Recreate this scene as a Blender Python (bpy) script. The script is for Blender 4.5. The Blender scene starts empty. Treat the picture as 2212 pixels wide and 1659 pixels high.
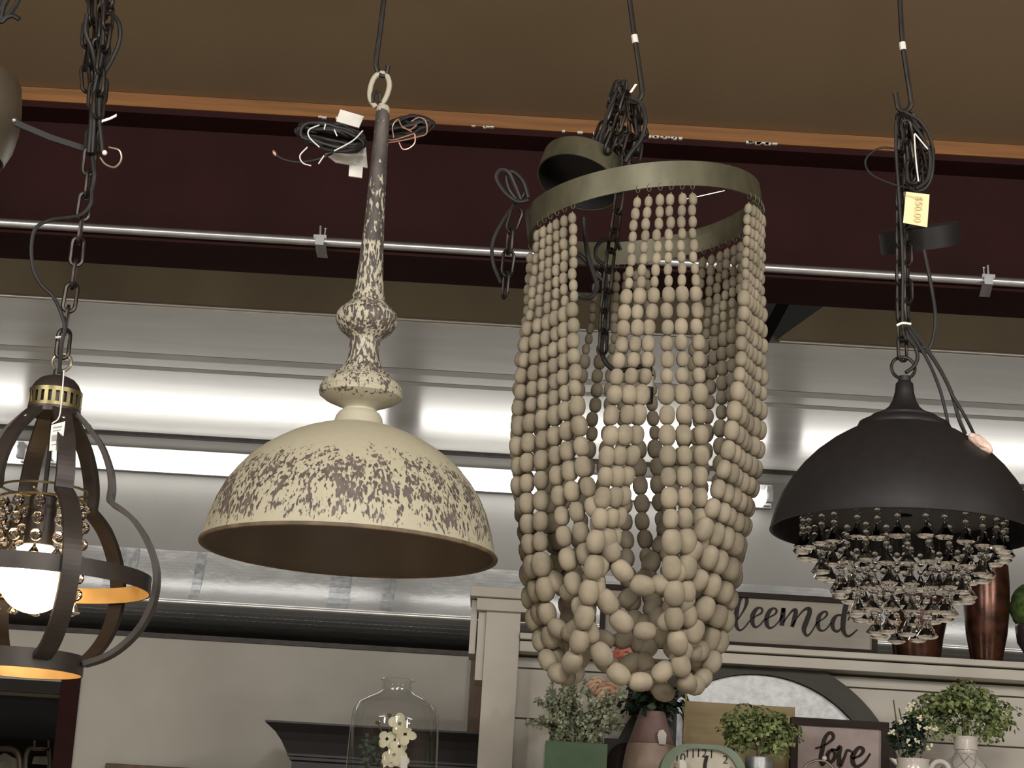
import bpy, math, random
from mathutils import Vector, Matrix, Quaternion
PI = math.pi
random.seed(7)
scene = bpy.context.scene
COL = scene.collection

# ------------------------------------------------------------------ camera
F = 4400.0; W, H = 2212.0, 1659.0
CAM = Vector((0, 0, 1.6))
PITCH = math.radians(14.5); ROLL = math.radians(3.38)
fw = Vector((0, math.cos(PITCH), math.sin(PITCH)))
up0 = Vector((0, -math.sin(PITCH), math.cos(PITCH)))
rt0 = Vector((1, 0, 0))
rt = rt0 * math.cos(ROLL) + up0 * math.sin(ROLL)
up = -rt0 * math.sin(ROLL) + up0 * math.cos(ROLL)

def P(px, py, Y):
    d = fw + rt * ((px - W / 2) / F) + up * ((H / 2 - py) / F)
    return CAM + d * (Y / d.y)
def S(p):
    return (Vector(p) - CAM).dot(fw) / F
def zat(X, Y, py):
    k = (H / 2 - py) / F
    q = Vector((X, Y, 0)) - Vector((0, 0, 0)); q.x -= CAM.x; q.y -= CAM.y
    a0, b0 = q.dot(up), q.dot(fw)
    h = (k * b0 - a0) / (up.z - k * fw.z)
    return CAM.z + h
def zc(py, Y):            # height of a level line that crosses the photo's middle column at py
    return P(W / 2, py, Y).z

cd = bpy.data.cameras.new('camera'); cam = bpy.data.objects.new('camera', cd); COL.objects.link(cam)
m = Matrix((rt, up, -fw)).transposed().to_4x4(); m.translation = CAM
cam.matrix_world = m
cd.sensor_width = 36.0; cd.lens = 36.0 * F / W; cd.clip_start = 0.05; cd.clip_end = 60
cd.dof.use_dof = False
scene.camera = cam

# ------------------------------------------------------------------ materials
def lin(c):
    return tuple(((x / 255) / 12.92 if x / 255 <= 0.04045 else ((x / 255 + 0.055) / 1.055) ** 2.4) for x in c)
class NT:
    def __init__(s, name):
        s.m = bpy.data.materials.new(name); s.m.use_nodes = True
        s.t = s.m.node_tree; s.b = s.t.nodes['Principled BSDF']
    def n(s, typ, **kw):
        x = s.t.nodes.new(typ)
        for k, v in kw.items():
            if hasattr(x, k): setattr(x, k, v)
            else: x.inputs[k].default_value = v
        return x
    def l(s, a, b): s.t.links.new(a, b)
    def coords(s, scale=(1, 1, 1)):
        tc = s.n('ShaderNodeTexCoord'); mp = s.n('ShaderNodeMapping'); mp.inputs['Scale'].default_value = scale
        s.l(tc.outputs['Object'], mp.inputs['Vector']); return mp.outputs['Vector']
def mat(name, col, rough=0.5, metal=0.0, var=0.12, nscale=30.0, stretch=(1, 1, 1), bump=0.0, bscale=None, spec=None, rvar=0.0, col2=None, coat=0.0):
    k = NT(name); b = k.b
    v = k.coords(stretch)
    nz = k.n('ShaderNodeTexNoise', Scale=nscale, Detail=4.0); k.l(v, nz.inputs['Vector'])
    rp = k.n('ShaderNodeValToRGB')
    c = lin(col)
    c2 = lin(col2) if col2 else None
    lo = tuple(max(0, x * (1 - var)) for x in c); hi = tuple(min(1, x * (1 + var)) for x in c) if not c2 else c2
    rp.color_ramp.elements[0].position = 0.35; rp.color_ramp.elements[1].position = 0.65
    rp.color_ramp.elements[0].color = lo + (1,); rp.color_ramp.elements[1].color = hi + (1,)
    k.l(nz.outputs['Fac'], rp.inputs['Fac']); k.l(rp.outputs['Color'], b.inputs['Base Color'])
    b.inputs['Roughness'].default_value = rough; b.inputs['Metallic'].default_value = metal
    if spec is not None: b.inputs['Specular IOR Level'].default_value = spec
    if coat: b.inputs['Coat Weight'].default_value = coat
    if rvar:
        mr = k.n('ShaderNodeMapRange'); mr.inputs['To Min'].default_value = rough - rvar; mr.inputs['To Max'].default_value = rough + rvar
        k.l(nz.outputs['Fac'], mr.inputs['Value']); k.l(mr.outputs['Result'], b.inputs['Roughness'])
    if bump:
        n2 = k.n('ShaderNodeTexNoise', Scale=bscale or nscale * 3, Detail=3.0); k.l(v, n2.inputs['Vector'])
        bp = k.n('ShaderNodeBump'); bp.inputs['Strength'].default_value = bump; bp.inputs['Distance'].default_value = 0.002
        k.l(n2.outputs['Fac'], bp.inputs['Height']); k.l(bp.outputs['Normal'], b.inputs['Normal'])
    return k.m
def glass(name, tint=(1, 1, 1), ior=1.5, rough=0.0):
    k = NT(name); b = k.b
    nz = k.n('ShaderNodeTexNoise', Scale=4.0); k.l(k.coords(), nz.inputs['Vector'])
    mr = k.n('ShaderNodeMapRange'); mr.inputs['To Min'].default_value = rough; mr.inputs['To Max'].default_value = rough + 0.01
    k.l(nz.outputs['Fac'], mr.inputs['Value']); k.l(mr.outputs['Result'], b.inputs['Roughness'])
    b.inputs['Base Color'].default_value = tint + (1,); b.inputs['Transmission Weight'].default_value = 1.0; b.inputs['IOR'].default_value = ior
    return k.m
def emit(name, col, strength):
    k = NT(name); b = k.b
    b.inputs['Base Color'].default_value = (0.8, 0.8, 0.8, 1); b.inputs['Emission Color'].default_value = col + (1,)
    b.inputs['Emission Strength'].default_value = strength
    return k.m
def peel(name, base, dark, zs, thr, grey=None, big=0.7, stretch=(1, 1, 0.36), scale=230.0):
    """worn paint: dark metal showing through in flakes; zs/thr: (height above the lamp's base, how much paint is gone there)"""
    k = NT(name); b = k.b
    tc = k.n('ShaderNodeTexCoord')
    mp = k.n('ShaderNodeMapping'); mp.inputs['Scale'].default_value = stretch
    k.l(tc.outputs['Object'], mp.inputs['Vector'])
    sp = k.n('ShaderNodeSeparateXYZ'); k.l(tc.outputs['Object'], sp.inputs['Vector'])
    n1 = k.n('ShaderNodeTexNoise', Scale=scale, Detail=3.0, Roughness=0.55); k.l(mp.outputs['Vector'], n1.inputs['Vector'])
    n3 = k.n('ShaderNodeTexNoise', Scale=scale * 0.22, Detail=2.0); k.l(mp.outputs['Vector'], n3.inputs['Vector'])
    cur = k.n('ShaderNodeFloatCurve')
    z0, z1 = zs[0], zs[-1]
    mr = k.n('ShaderNodeMapRange'); mr.inputs['From Min'].default_value = z0; mr.inputs['From Max'].default_value = z1
    k.l(sp.outputs['Z'], mr.inputs['Value']); k.l(mr.outputs['Result'], cur.inputs['Value'])
    cv = cur.mapping.curves[0]
    pts = [((z - z0) / (z1 - z0), t) for z, t in zip(zs, thr)]
    cv.points[0].location = pts[0]; cv.points[1].location = pts[-1]
    for q in pts[1:-1]: cv.points.new(*q)
    for q in cv.points: q.handle_type = 'VECTOR'
    cur.mapping.update()
    # wear = noise + 0.35*(big noise-0.5) + (curve-0.5)
    a = k.n('ShaderNodeMath', operation='MULTIPLY_ADD'); a.inputs[1].default_value = big; k.l(n3.outputs['Fac'], a.inputs[0]); k.l(n1.outputs['Fac'], a.inputs[2])
    c = k.n('ShaderNodeMath', operation='ADD'); k.l(a.outputs[0], c.inputs[0]); k.l(cur.outputs['Value'], c.inputs[1])
    r = k.n('ShaderNodeValToRGB')
    e = r.color_ramp.elements
    e[0].position = 0.66; e[0].color = (0, 0, 0, 1); e[1].position = 0.69; e[1].color = (1, 1, 1, 1)
    sub = k.n('ShaderNodeMath', operation='MULTIPLY'); sub.inputs[1].default_value = 0.5; k.l(c.outputs[0], sub.inputs[0])
    k.l(sub.outputs[0], r.inputs['Fac'])
    n2 = k.n('ShaderNodeTexNoise', Scale=90.0, Detail=3.0); k.l(tc.outputs['Object'], n2.inputs['Vector'])
    rb = k.n('ShaderNodeValToRGB'); rb.color_ramp.elements[0].color = tuple(x * 0.86 for x in lin(base)) + (1,); rb.color_ramp.elements[1].color = lin(base) + (1,)
    k.l(n2.outputs['Fac'], rb.inputs['Fac'])
    rd = k.n('ShaderNodeValToRGB'); rd.color_ramp.elements[0].position = 0.35; rd.color_ramp.elements[1].position = 0.7
    rd.color_ramp.elements[0].color = lin(dark) + (1,); rd.color_ramp.elements[1].color = lin(grey or tuple(min(255, x * 1.7) for x in dark)) + (1,)
    k.l(n3.outputs['Fac'], rd.inputs['Fac'])
    mx = k.n('ShaderNodeMix', data_type='RGBA')
    k.l(r.outputs['Color'], mx.inputs[0]); k.l(rb.outputs['Color'], mx.inputs[6]); k.l(rd.outputs['Color'], mx.inputs[7])
    k.l(mx.outputs[2], b.inputs['Base Color']); b.inputs['Roughness'].default_value = 0.6
    bp = k.n('ShaderNodeBump'); bp.inputs['Strength'].default_value = 0.35; bp.inputs['Distance'].default_value = 0.001; bp.invert = True
    k.l(r.outputs['Color'], bp.inputs['Height']); k.l(bp.outputs['Normal'], b.inputs['Normal'])
    return k.m

M = {}
M['ceiling'] = mat('ceiling_paint', (150, 130, 104), 0.8, var=0.05, nscale=400, bump=0.15, bscale=600)
M['trimwood'] = mat('pine_trim', (140, 94, 48), 0.55, var=0.2, nscale=14, stretch=(0.25, 6, 6))
M['polished'] = mat('polished_lip', (235, 234, 230), 0.3, 0.6, var=0.05)
M['maroon'] = mat('maroon_primer', (48, 24, 23), 0.75, spec=0.15, var=0.12, nscale=6)
M['conduit'] = mat('galvanised_conduit', (196, 198, 202), 0.32, 0.9, var=0.08)
M['darkfoil'] = mat('tarnished_sheet', (186, 177, 154), 0.5, 0.25, var=0.16, nscale=3, stretch=(1, 1, 0.4), bump=0.2, bscale=160)
M['sheet'] = mat('brushed_sheet', (224, 222, 216), 0.25, 0.5, var=0.07, nscale=4, stretch=(0.5, 2, 1))
M['wallsheet'] = mat('grey_lining', (138, 136, 131), 0.45, 0.25, var=0.06, nscale=3)
M['whitewall'] = mat('white_wall_paint', (190, 186, 176), 0.75, var=0.05, nscale=5, bump=0.08)
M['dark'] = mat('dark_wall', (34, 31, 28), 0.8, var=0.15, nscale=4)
M['floor'] = mat('floor_tile', (150, 140, 126), 0.5, var=0.1, nscale=2)
M['storewall'] = mat('store_wall', (168, 152, 130), 0.8, var=0.06, nscale=2)
M['white'] = mat('white_cabinet_paint', (188, 183, 172), 0.5, var=0.05, nscale=12)
M['tubewhite'] = mat('fixture_enamel', (205, 205, 205), 0.4, var=0.03)
M['black'] = mat('black_paint', (30, 28, 29), 0.45, var=0.15)
M['blackcab'] = mat('black_cabinet_paint', (38, 37, 42), 0.5, var=0.15)
M['blackmetal'] = mat('aged_black_iron', (50, 46, 43), 0.45, 0.6, var=0.25, nscale=40)
M['bronze'] = mat('dark_bronze', (50, 44, 40), 0.45, 0.3, var=0.2, nscale=25)
M['chain'] = mat('dark_chain', (48, 43, 39), 0.4, 0.7, var=0.3, nscale=50)
M['cord'] = mat('black_cord', (22, 20, 19), 0.6, var=0.2)
M['ringbrass'] = mat('aged_brass_band', (82, 79, 61), 0.48, 0.4, var=0.22, nscale=30, stretch=(1, 1, 0.5))
M['brass'] = mat('antique_brass', (124, 114, 80), 0.38, 0.8, var=0.2, nscale=40)
M['gold'] = mat('gold_inside', (214, 172, 104), 0.45, 0.35, var=0.1)
M['wood'] = mat('raw_wood_bead', (132, 123, 106), 0.8, var=0.2, nscale=26, spec=0.3)
M['dome4'] = mat('matte_black_shade', (30, 28, 29), 0.5, 0.1, spec=0.3, var=0.1, nscale=60)
M['steel'] = mat('brushed_steel', (150, 142, 126), 0.35, 0.85, var=0.15, nscale=12)
M['strap'] = mat('dull_steel_strap', (70, 67, 63), 0.5, 0.7, var=0.2)
M['zipwhite'] = mat('white_plastic', (225, 222, 214), 0.5)
M['paper'] = mat('white_card', (224, 220, 212), 0.8, var=0.04)
M['yellow'] = mat('yellow_card', (224, 210, 164), 0.8, var=0.04, nscale=10)
M['ink'] = mat('black_ink', (24, 18, 16), 0.7)
M['pencil'] = mat('pencil_grey', (206, 190, 140), 0.8)
M['grey_ink'] = mat('grey_ink', (150, 148, 146), 0.8)
M['copper'] = mat('bare_copper', (196, 150, 132), 0.4, 0.7)
M['tan'] = mat('tan_wood', (150, 132, 92), 0.6, var=0.15, nscale=10, stretch=(0.4, 4, 6))
M['brownwood'] = mat('brown_wood_edge', (98, 78, 60), 0.6, var=0.25, nscale=10, stretch=(5, 5, 0.5))
M['framebrown'] = mat('dark_brown_frame', (46, 35, 30), 0.7, spec=0.25, var=0.25, nscale=14, stretch=(1, 4, 4))
M['signface'] = mat('grey_sign_board', (152, 147, 137), 0.7, var=0.12, nscale=8, stretch=(0.6, 3, 3))
M['pinkface'] = mat('blush_print', (160, 146, 142), 0.75, var=0.14, nscale=14)
M['galv'] = mat('galvanised_zinc', (156, 158, 158), 0.4, 0.7, var=0.22, nscale=45, rvar=0.1, bump=0.2)
M['charcoal'] = mat('charcoal_green_frame', (62, 60, 52), 0.65, var=0.12)
M['greenglaze'] = mat('green_glaze', (82, 104, 82), 0.18, var=0.06, coat=0.5)
M['clockgreen'] = mat('green_enamel', (110, 128, 108), 0.45, var=0.1)
M['clockface'] = mat('clock_face', (196, 190, 174), 0.6, var=0.06)
M['mauve'] = mat('mauve_glaze', (148, 122, 118), 0.5, var=0.08)
M['blush'] = mat('blush_bisque', (190, 170, 154), 0.6, var=0.06)
M['leaf'] = mat('leaf_green', (86, 104, 60), 0.55, var=0.4, nscale=35, col2=(152, 166, 106))
M['leafdark'] = mat('leaf_dark', (32, 50, 34), 0.5, var=0.3, nscale=30)
M['sage'] = mat('sage_leaf', (132, 142, 116), 0.75, var=0.25, nscale=40, col2=(182, 188, 162))
M['stem'] = mat('stem_brown', (84, 84, 56), 0.7, var=0.2)
M['lining'] = mat('shade_lining', (92, 80, 64), 0.6, var=0.08, nscale=12)
M['peach'] = mat('peach_petal', (214, 168, 138), 0.7, var=0.2, nscale=30, col2=(222, 198, 172))
M['coral'] = mat('coral_petal', (206, 110, 96), 0.7, var=0.2, nscale=30, col2=(226, 170, 150))
M['cream'] = mat('cream_petal', (228, 222, 192), 0.7, var=0.08, nscale=30)
M['porcelain'] = mat('white_porcelain', (204, 198, 190), 0.2, var=0.04, coat=0.4)
M['mercury'] = mat('brown_mercury_glass', (72, 44, 32), 0.24, 0.6, var=0.5, nscale=24, rvar=0.08, bump=0.3, bscale=30)
M['bark'] = mat('dark_bark', (92, 78, 60), 0.7, var=0.35, nscale=40)
M['plum'] = mat('dark_plum_glaze', (60, 48, 52), 0.25, var=0.15)
M['moss'] = mat('moss', (66, 86, 36), 0.9, var=0.5, nscale=60, bump=0.8, bscale=170)
M['shell'] = mat('wire_nut_tape', (206, 178, 164), 0.4, var=0.25, nscale=60)
M['mirror'] = mat('mirror_silver', (210, 212, 212), 0.08, 0.95, var=0.03)
M['chairframe'] = mat('old_chair_metal', (112, 100, 86), 0.5, 0.3, var=0.2)
M['chairseat'] = mat('old_chair_seat', (122, 116, 100), 0.7, var=0.2)
M['glass'] = glass('clear_glass')
M['crystal'] = glass('cut_crystal', ior=1.52)
def thin_glass():
    k = NT('thin_bottle_glass')
    tr_ = k.n('ShaderNodeBsdfTransparent'); tr_.inputs[0].default_value = (0.965, 0.97, 0.97, 1)
    gl = k.n('ShaderNodeBsdfGlossy'); gl.inputs['Roughness'].default_value = 0.02
    nz = k.n('ShaderNodeTexNoise', Scale=6.0); k.l(k.coords(), nz.inputs['Vector'])
    bp = k.n('ShaderNodeBump'); bp.inputs['Strength'].default_value = 0.03; k.l(nz.outputs['Fac'], bp.inputs['Height']); k.l(bp.outputs['Normal'], gl.inputs['Normal'])
    lw = k.n('ShaderNodeLayerWeight'); pw = k.n('ShaderNodeMath', operation='POWER'); pw.inputs[1].default_value = 3.5; k.l(lw.outputs['Facing'], pw.inputs[0])
    fr = k.n('ShaderNodeMath', operation='MULTIPLY_ADD'); fr.inputs[1].default_value = 0.75; fr.inputs[2].default_value = 0.07; k.l(pw.outputs[0], fr.inputs[0])
    mx = k.n('ShaderNodeMixShader'); k.l(fr.outputs[0], mx.inputs[0]); k.l(tr_.outputs[0], mx.inputs[1]); k.l(gl.outputs[0], mx.inputs[2])
    out = [x for x in k.t.nodes if x.type == 'OUTPUT_MATERIAL'][0]; k.l(mx.outputs[0], out.inputs['Surface'])
    return k.m
M['glass'] = thin_glass()
M['tube'] = emit('fluorescent_tube', (1.0, 0.97, 0.94), 4.0)
M['bulb'] = emit('warm_bulb', (1.0, 0.66, 0.34), 10.0)

def foil():
    k = NT('embossed_foil'); b = k.b
    v = k.coords((1, 1, 1))
    br = k.n('ShaderNodeTexBrick'); br.inputs['Scale'].default_value = 22.0; br.inputs['Mortar Size'].default_value = 0.05
    rot = k.n('ShaderNodeMapping'); rot.inputs['Rotation'].default_value = (PI / 2, 0, 0); k.l(v, rot.inputs['Vector']); k.l(rot.outputs['Vector'], br.inputs['Vector'])
    nz = k.n('ShaderNodeTexNoise', Scale=14.0, Detail=5.0); k.l(v, nz.inputs['Vector'])
    ad = k.n('ShaderNodeMath', operation='MULTIPLY_ADD'); ad.inputs[1].default_value = 0.35; k.l(br.outputs['Fac'], ad.inputs[0]); k.l(nz.outputs['Fac'], ad.inputs[2])
    bp = k.n('ShaderNodeBump'); bp.inputs['Strength'].default_value = 0.6; bp.inputs['Distance'].default_value = 0.006
    k.l(ad.outputs[0], bp.inputs['Height']); k.l(bp.outputs['Normal'], b.inputs['Normal'])
    b.inputs['Base Color'].default_value = lin((176, 176, 174)) + (1,); b.inputs['Metallic'].default_value = 0.7; b.inputs['Roughness'].default_value = 0.36
    return k.m
M['foil'] = foil()

# ------------------------------------------------------------------ mesh building
class MB:
    def __init__(s): s.v = []; s.f = []; s.sm = []
    def add(s, vs, fs, smooth=False):
        o = len(s.v); s.v += [Vector(v) for v in vs]; s.f += [[i + o for i in f] for f in fs]; s.sm += [smooth] * len(fs); return s
    def box(s, lo, hi, M_=None):
        x0, y0, z0 = lo; x1, y1, z1 = hi
        vs = [Vector(q) for q in ((x0,y0,z0),(x1,y0,z0),(x1,y1,z0),(x0,y1,z0),(x0,y0,z1),(x1,y0,z1),(x1,y1,z1),(x0,y1,z1))]
        if M_ is not None: vs = [M_ @ v for v in vs]
        return s.add(vs, [(0,3,2,1),(4,5,6,7),(0,1,5,4),(1,2,6,5),(2,3,7,6),(3,0,4,7)])
    def lathe(s, prof, c=(0, 0, 0), n=48, M_=None, closed=False, smooth=True):
        """prof: (r, z) list; M_ overrides the placement"""
        vs, fs = [], []
        T = M_ if M_ is not None else Matrix.Translation(Vector(c))
        for r, z in prof:
            for i in range(n):
                a = 2 * PI * i / n
                vs.append(T @ Vector((r * math.cos(a), r * math.sin(a), z)))
        k = len(prof)
        for j in range(k - 1 if not closed else k):
            j2 = (j + 1) % k
            for i in range(n):
                i2 = (i + 1) % n
                fs.append((j * n + i, j * n + i2, j2 * n + i2, j2 * n + i))
        return s.add(vs, fs, smooth)
    def ell(s, c, rx, rz, ax=Vector((0, 0, 1)), nu=10, nv=7, smooth=True, facet=False, barrel=1.0):
        """ellipsoid: radius rx across, rz along axis ax"""
        q = Vector((0, 0, 1)).rotation_difference(Vector(ax).normalized())
        vs = [Vector(c) + q @ Vector((0, 0, rz))]; fs = []
        for j in range(1, nv):
            t = PI * j / nv
            for i in range(nu):
                a = 2 * PI * (i + 0.5 * (j % 2) * facet) / nu
                st = math.sin(t) ** barrel
                vs.append(Vector(c) + q @ Vector((rx * st * math.cos(a), rx * st * math.sin(a), rz * math.cos(t))))
        vs.append(Vector(c) + q @ Vector((0, 0, -rz))); e = len(vs) - 1
        for i in range(nu):
            i2 = (i + 1) % nu
            fs.append((0, 1 + i, 1 + i2)); fs.append((e, 1 + (nv - 2) * nu + i2, 1 + (nv - 2) * nu + i))
            for j in range(nv - 2):
                a = 1 + j * nu
                fs.append((a + i, a + nu + i, a + nu + i2, a + i2))
        return s.add(vs, fs, smooth and not facet)
    def tube(s, pts, r, n=8, closed=False, cap=True, radii=None):
        pts = [Vector(p) for p in pts]; k = len(pts)
        vs, fs = [], []
        prev = None
        for i, p in enumerate(pts):
            if closed: t = pts[(i + 1) % k] - pts[i - 1]
            else: t = pts[min(i + 1, k - 1)] - pts[max(i - 1, 0)]
            t = t.normalized() if t.length > 1e-9 else Vector((0, 0, 1))
            if prev is None:
                a = t.orthogonal().normalized()
            else:
                a = prev - t * prev.dot(t)
                a = a.normalized() if a.length > 1e-6 else t.orthogonal().normalized()
            prev = a; b = t.cross(a)
            rr = radii[i] if radii else r
            for j in range(n):
                g = 2 * PI * j / n
                vs.append(p + a * (rr * math.cos(g)) + b * (rr * math.sin(g)))
        for i in range(k if closed else k - 1):
            i2 = (i + 1) % k
            for j in range(n):
                j2 = (j + 1) % n
                fs.append((i * n + j, i * n + j2, i2 * n + j2, i2 * n + j))
        if cap and not closed:
            fs.append(tuple(range(n))[::-1]); fs.append(tuple((k - 1) * n + j for j in range(n)))
        return s.add(vs, fs, True)
    def bar(s, pts, side, w, t):
        """flat bar along pts: width w along the vector(s) side, thickness t across"""
        pts = [Vector(p) for p in pts]; k = len(pts); vs, fs = [], []
        for i, p in enumerate(pts):
            tg = (pts[min(i + 1, k - 1)] - pts[max(i - 1, 0)]).normalized()
            sd = Vector(side[i] if isinstance(side, list) else side).normalized()
            nn = tg.cross(sd).normalized()
            for a, b in ((-1, -1), (1, -1), (1, 1), (-1, 1)):
                vs.append(p + sd * (a * w / 2) + nn * (b * t / 2))
        for i in range(k - 1):
            for j in range(4):
                j2 = (j + 1) % 4
                fs.append((i * 4 + j, i * 4 + j2, i * 4 + 4 + j2, i * 4 + 4 + j))
        fs.append((3, 2, 1, 0)); e = (k - 1) * 4; fs.append((e, e + 1, e + 2, e + 3))
        return s.add(vs, fs)
    def prism(s, poly, ext):
        """closed polygon of 3-D points, pushed along ext"""
        a = [Vector(p) for p in poly]; e = Vector(ext); k = len(a)
        vs = a + [p + e for p in a]
        fs = [tuple(range(k))[::-1], tuple(range(k, 2 * k))] + [(i, (i + 1) % k, k + (i + 1) % k, k + i) for i in range(k)]
        return s.add(vs, fs)
    def build(s, name, material, parent=None, origin=None, label=None, bevel=0.0):
        o3 = Vector(origin) if origin is not None else (parent_loc(parent) if parent else Vector((0, 0, 0)))
        me = bpy.data.meshes.new(name); me.from_pydata([tuple(v - o3) for v in s.v], [], s.f); me.update()
        me.polygons.foreach_set('use_smooth', s.sm)
        if any(s.sm): me.set_sharp_from_angle(angle=math.radians(38))
        me.materials.append(material)
        ob = bpy.data.objects.new(name, me); COL.objects.link(ob)
        if parent: ob.parent = parent
        else: ob.location = o3
        if label: ob['label'] = label
        if bevel:
            bv = ob.modifiers.new('edge', 'BEVEL'); bv.width = bevel; bv.segments = 2; bv.limit_method = 'ANGLE'
        return ob
def parent_loc(p):
    v = Vector((0, 0, 0))
    while p is not None:
        v += p.location; p = p.parent
    return v
def root(name, label, cat, loc, group=None):
    o = bpy.data.objects.new(name, None); COL.objects.link(o); o.location = loc; o.empty_display_size = 0.05
    o['label'] = label; o['category'] = cat
    if group: o['group'] = group
    return o
def tag(o, label, cat, group=None, kind=None):
    o['label'] = label; o['category'] = cat
    if group: o['group'] = group
    if kind: o['kind'] = kind
    return o
def struct(mb, name, material, label=None):
    o = mb.build(name, material); o['kind'] = 'structure'
    if label: o['label'] = label
    return o
def spline(pts, n=8, closed=False):
    pts = [Vector(p) for p in pts]; k = len(pts); out = []
    for i in range(k if closed else k - 1):
        p0 = pts[(i - 1) % k] if closed or i > 0 else pts[0] * 2 - pts[1]
        p1 = pts[i]; p2 = pts[(i + 1) % k]
        p3 = pts[(i + 2) % k] if closed or i + 2 < k else p2 * 2 - p1
        for j in range(n):
            t = j / n
            out.append(0.5 * ((2 * p1) + (p2 - p0) * t + (2 * p0 - 5 * p1 + 4 * p2 - p3) * t * t + (3 * p1 - p0 - 3 * p2 + p3) * t ** 3))
    if not closed: out.append(pts[-1])
    return out
def px(pts, Y):           # photo points at one depth, or (x, y, Y) triples
    return [P(q[0], q[1], q[2] if len(q) > 2 else Y) for q in pts]
def link_pts(c, ax, side, L, w, n=8):
    """stadium outline of a chain link"""
    ax = Vector(ax).normalized(); side = Vector(side); side = (side - ax * side.dot(ax)).normalized()
    h = max(L / 2 - w / 2, 0); out = []
    for i in range(n + 1):
        a = PI * i / n; out.append(Vector(c) + side * (w / 2 * math.cos(a)) + ax * (h + w / 2 * math.sin(a)))
    for i in range(n + 1):
        a = PI + PI * i / n; out.append(Vector(c) + side * (w / 2 * math.cos(a)) + ax * (-h + w / 2 * math.sin(a)))
    return out
def chain(mb, path, L, w, r, twist=0.35):
    """links along a polyline, each turned a quarter against the one before"""
    path = [Vector(p) for p in path]; pitch = L - 2 * r * 1.15
    seg = [(path[i + 1] - path[i]).length for i in range(len(path) - 1)]; tot = sum(seg)
    k = max(1, int(tot / pitch + 0.5)); st = tot / k
    for i in range(k):
        d = st * (i + 0.5); j = 0
        while j < len(seg) - 1 and d > seg[j]: d -= seg[j]; j += 1
        t = (path[j + 1] - path[j]).normalized(); c = path[j] + t * d
        a = (PI / 2 if i % 2 else 0) + twist
        sd = Vector((math.cos(a), math.sin(a), 0)) + t * 0.0
        mb.tube(link_pts(c, t, sd, L, w), r, 6, closed=True)
    return mb
def ribbon(mb, pts, wid, normal, thick):
    """painted brush stroke of changing width standing a hair proud of its board"""
    pts = [Vector(p) for p in pts]; k = len(pts); nn = Vector(normal).normalized(); vs = []
    for i, p in enumerate(pts):
        t = (pts[min(i + 1, k - 1)] - pts[max(i - 1, 0)]).normalized(); sd = t.cross(nn).normalized()
        w = wid[i] / 2
        vs += [p + sd * w, p - sd * w, p + sd * w + nn * thick, p - sd * w + nn * thick]
    fs = []
    for i in range(k - 1):
        a, b = i * 4, i * 4 + 4
        fs += [(a + 2, a + 3, b + 3, b + 2), (a, a + 2, b + 2, b), (a + 3, a + 1, b + 1, b + 3), (a + 1, a, b, b + 1)]
    fs += [(0, 1, 3, 2), ((k - 1) * 4, (k - 1) * 4 + 2, (k - 1) * 4 + 3, (k - 1) * 4 + 1)]
    mb.add(vs, fs); return mb
def script_stroke(mb, coords, Y, ox, oy, sc, ws, thick=0.0012):
    """coords: (x, y, width) in a magnified crop of the photo; standing on the plane at depth Y"""
    pp = spline([P(ox + x / sc, oy + y / sc, Y) for x, y, w in coords], 6)
    wl = spline([Vector((w, 0, 0)) for x, y, w in coords], 6)
    s_ = S(P(ox, oy, Y)) / sc
    ribbon(mb, pp, [max(1.0, v.x) * s_ * ws * 1.3 for v in wl], (0, -1, 0), thick)
def text_mesh(mb, body, c, size, ex=Vector((1, 0, 0)), ez=Vector((0, 0, 1)), thick=0.0006):
    cu = bpy.data.curves.new('t', 'FONT'); cu.body = body; cu.size = size; cu.align_x = 'CENTER'; cu.align_y = 'CENTER'; cu.extrude = thick
    ob = bpy.data.objects.new('t', cu); COL.objects.link(ob)
    bpy.context.view_layer.update()
    me = ob.evaluated_get(bpy.context.evaluated_depsgraph_get()).to_mesh()
    nn = ex.cross(ez)
    mb.add([Vector(c) + ex * v.co.x + ez * v.co.y - nn * v.co.z for v in me.vertices], [tuple(p.vertices) for p in me.polygons])
    ob.evaluated_get(bpy.context.evaluated_depsgraph_get()).to_mesh_clear()
    bpy.data.objects.remove(ob); bpy.data.curves.remove(cu)

# ================================================================== THE SETTING
YB = 4.40                                    # beam front
zt_top = zc(250, YB); zt_bot = zc(279, YB)   # wooden nailer on the beam
XL, XR = -7.0, 7.0
struct(MB().box((XL, -6, -0.1), (XR, 9, 0)), 'floor', M['floor'])
struct(MB().box((XL, -6, zt_top), (XR, YB + 0.06, zt_top + 0.1)), 'ceiling', M['ceiling'], 'flat brown-painted ceiling')
struct(MB().box((XL - 0.1, -6, 0), (XL, 9, 3.7)), 'wall_left', M['storewall'])
struct(MB().box((XR, -6, 0), (XR + 0.1, 9, 3.7)), 'wall_right', M['storewall'])
struct(MB().box((XL, -6.1, 0), (XR, -6, 3.7)), 'wall_front', M['storewall'])
struct(MB().box((XL, 8.9, 0), (XR, 9.0, 3.7)), 'wall_back', M['dark'])
tr = MB().box((XL, YB - 0.005, zt_bot), (XR, YB + 0.04, zt_top - 0.001))
struct(tr, 'trim_1', M['trimwood'], 'pine board along the ceiling edge above the maroon beam')
# maroon steel I-beam
zb_bot = zc(566, YB); zb_top = zt_bot
bm = MB()
bm.box((XL, YB, zb_top - 0.014), (XR, YB + 0.2, zb_top - 0.0005))
bm.box((XL, YB + 0.094, zb_bot + 0.014), (XR, YB + 0.106, zb_top - 0.014))
bm.box((XL, YB, zb_bot), (XR, YB + 0.2, zb_bot + 0.014))
struct(bm, 'trim_2', M['maroon'], 'maroon-painted steel beam')
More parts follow.
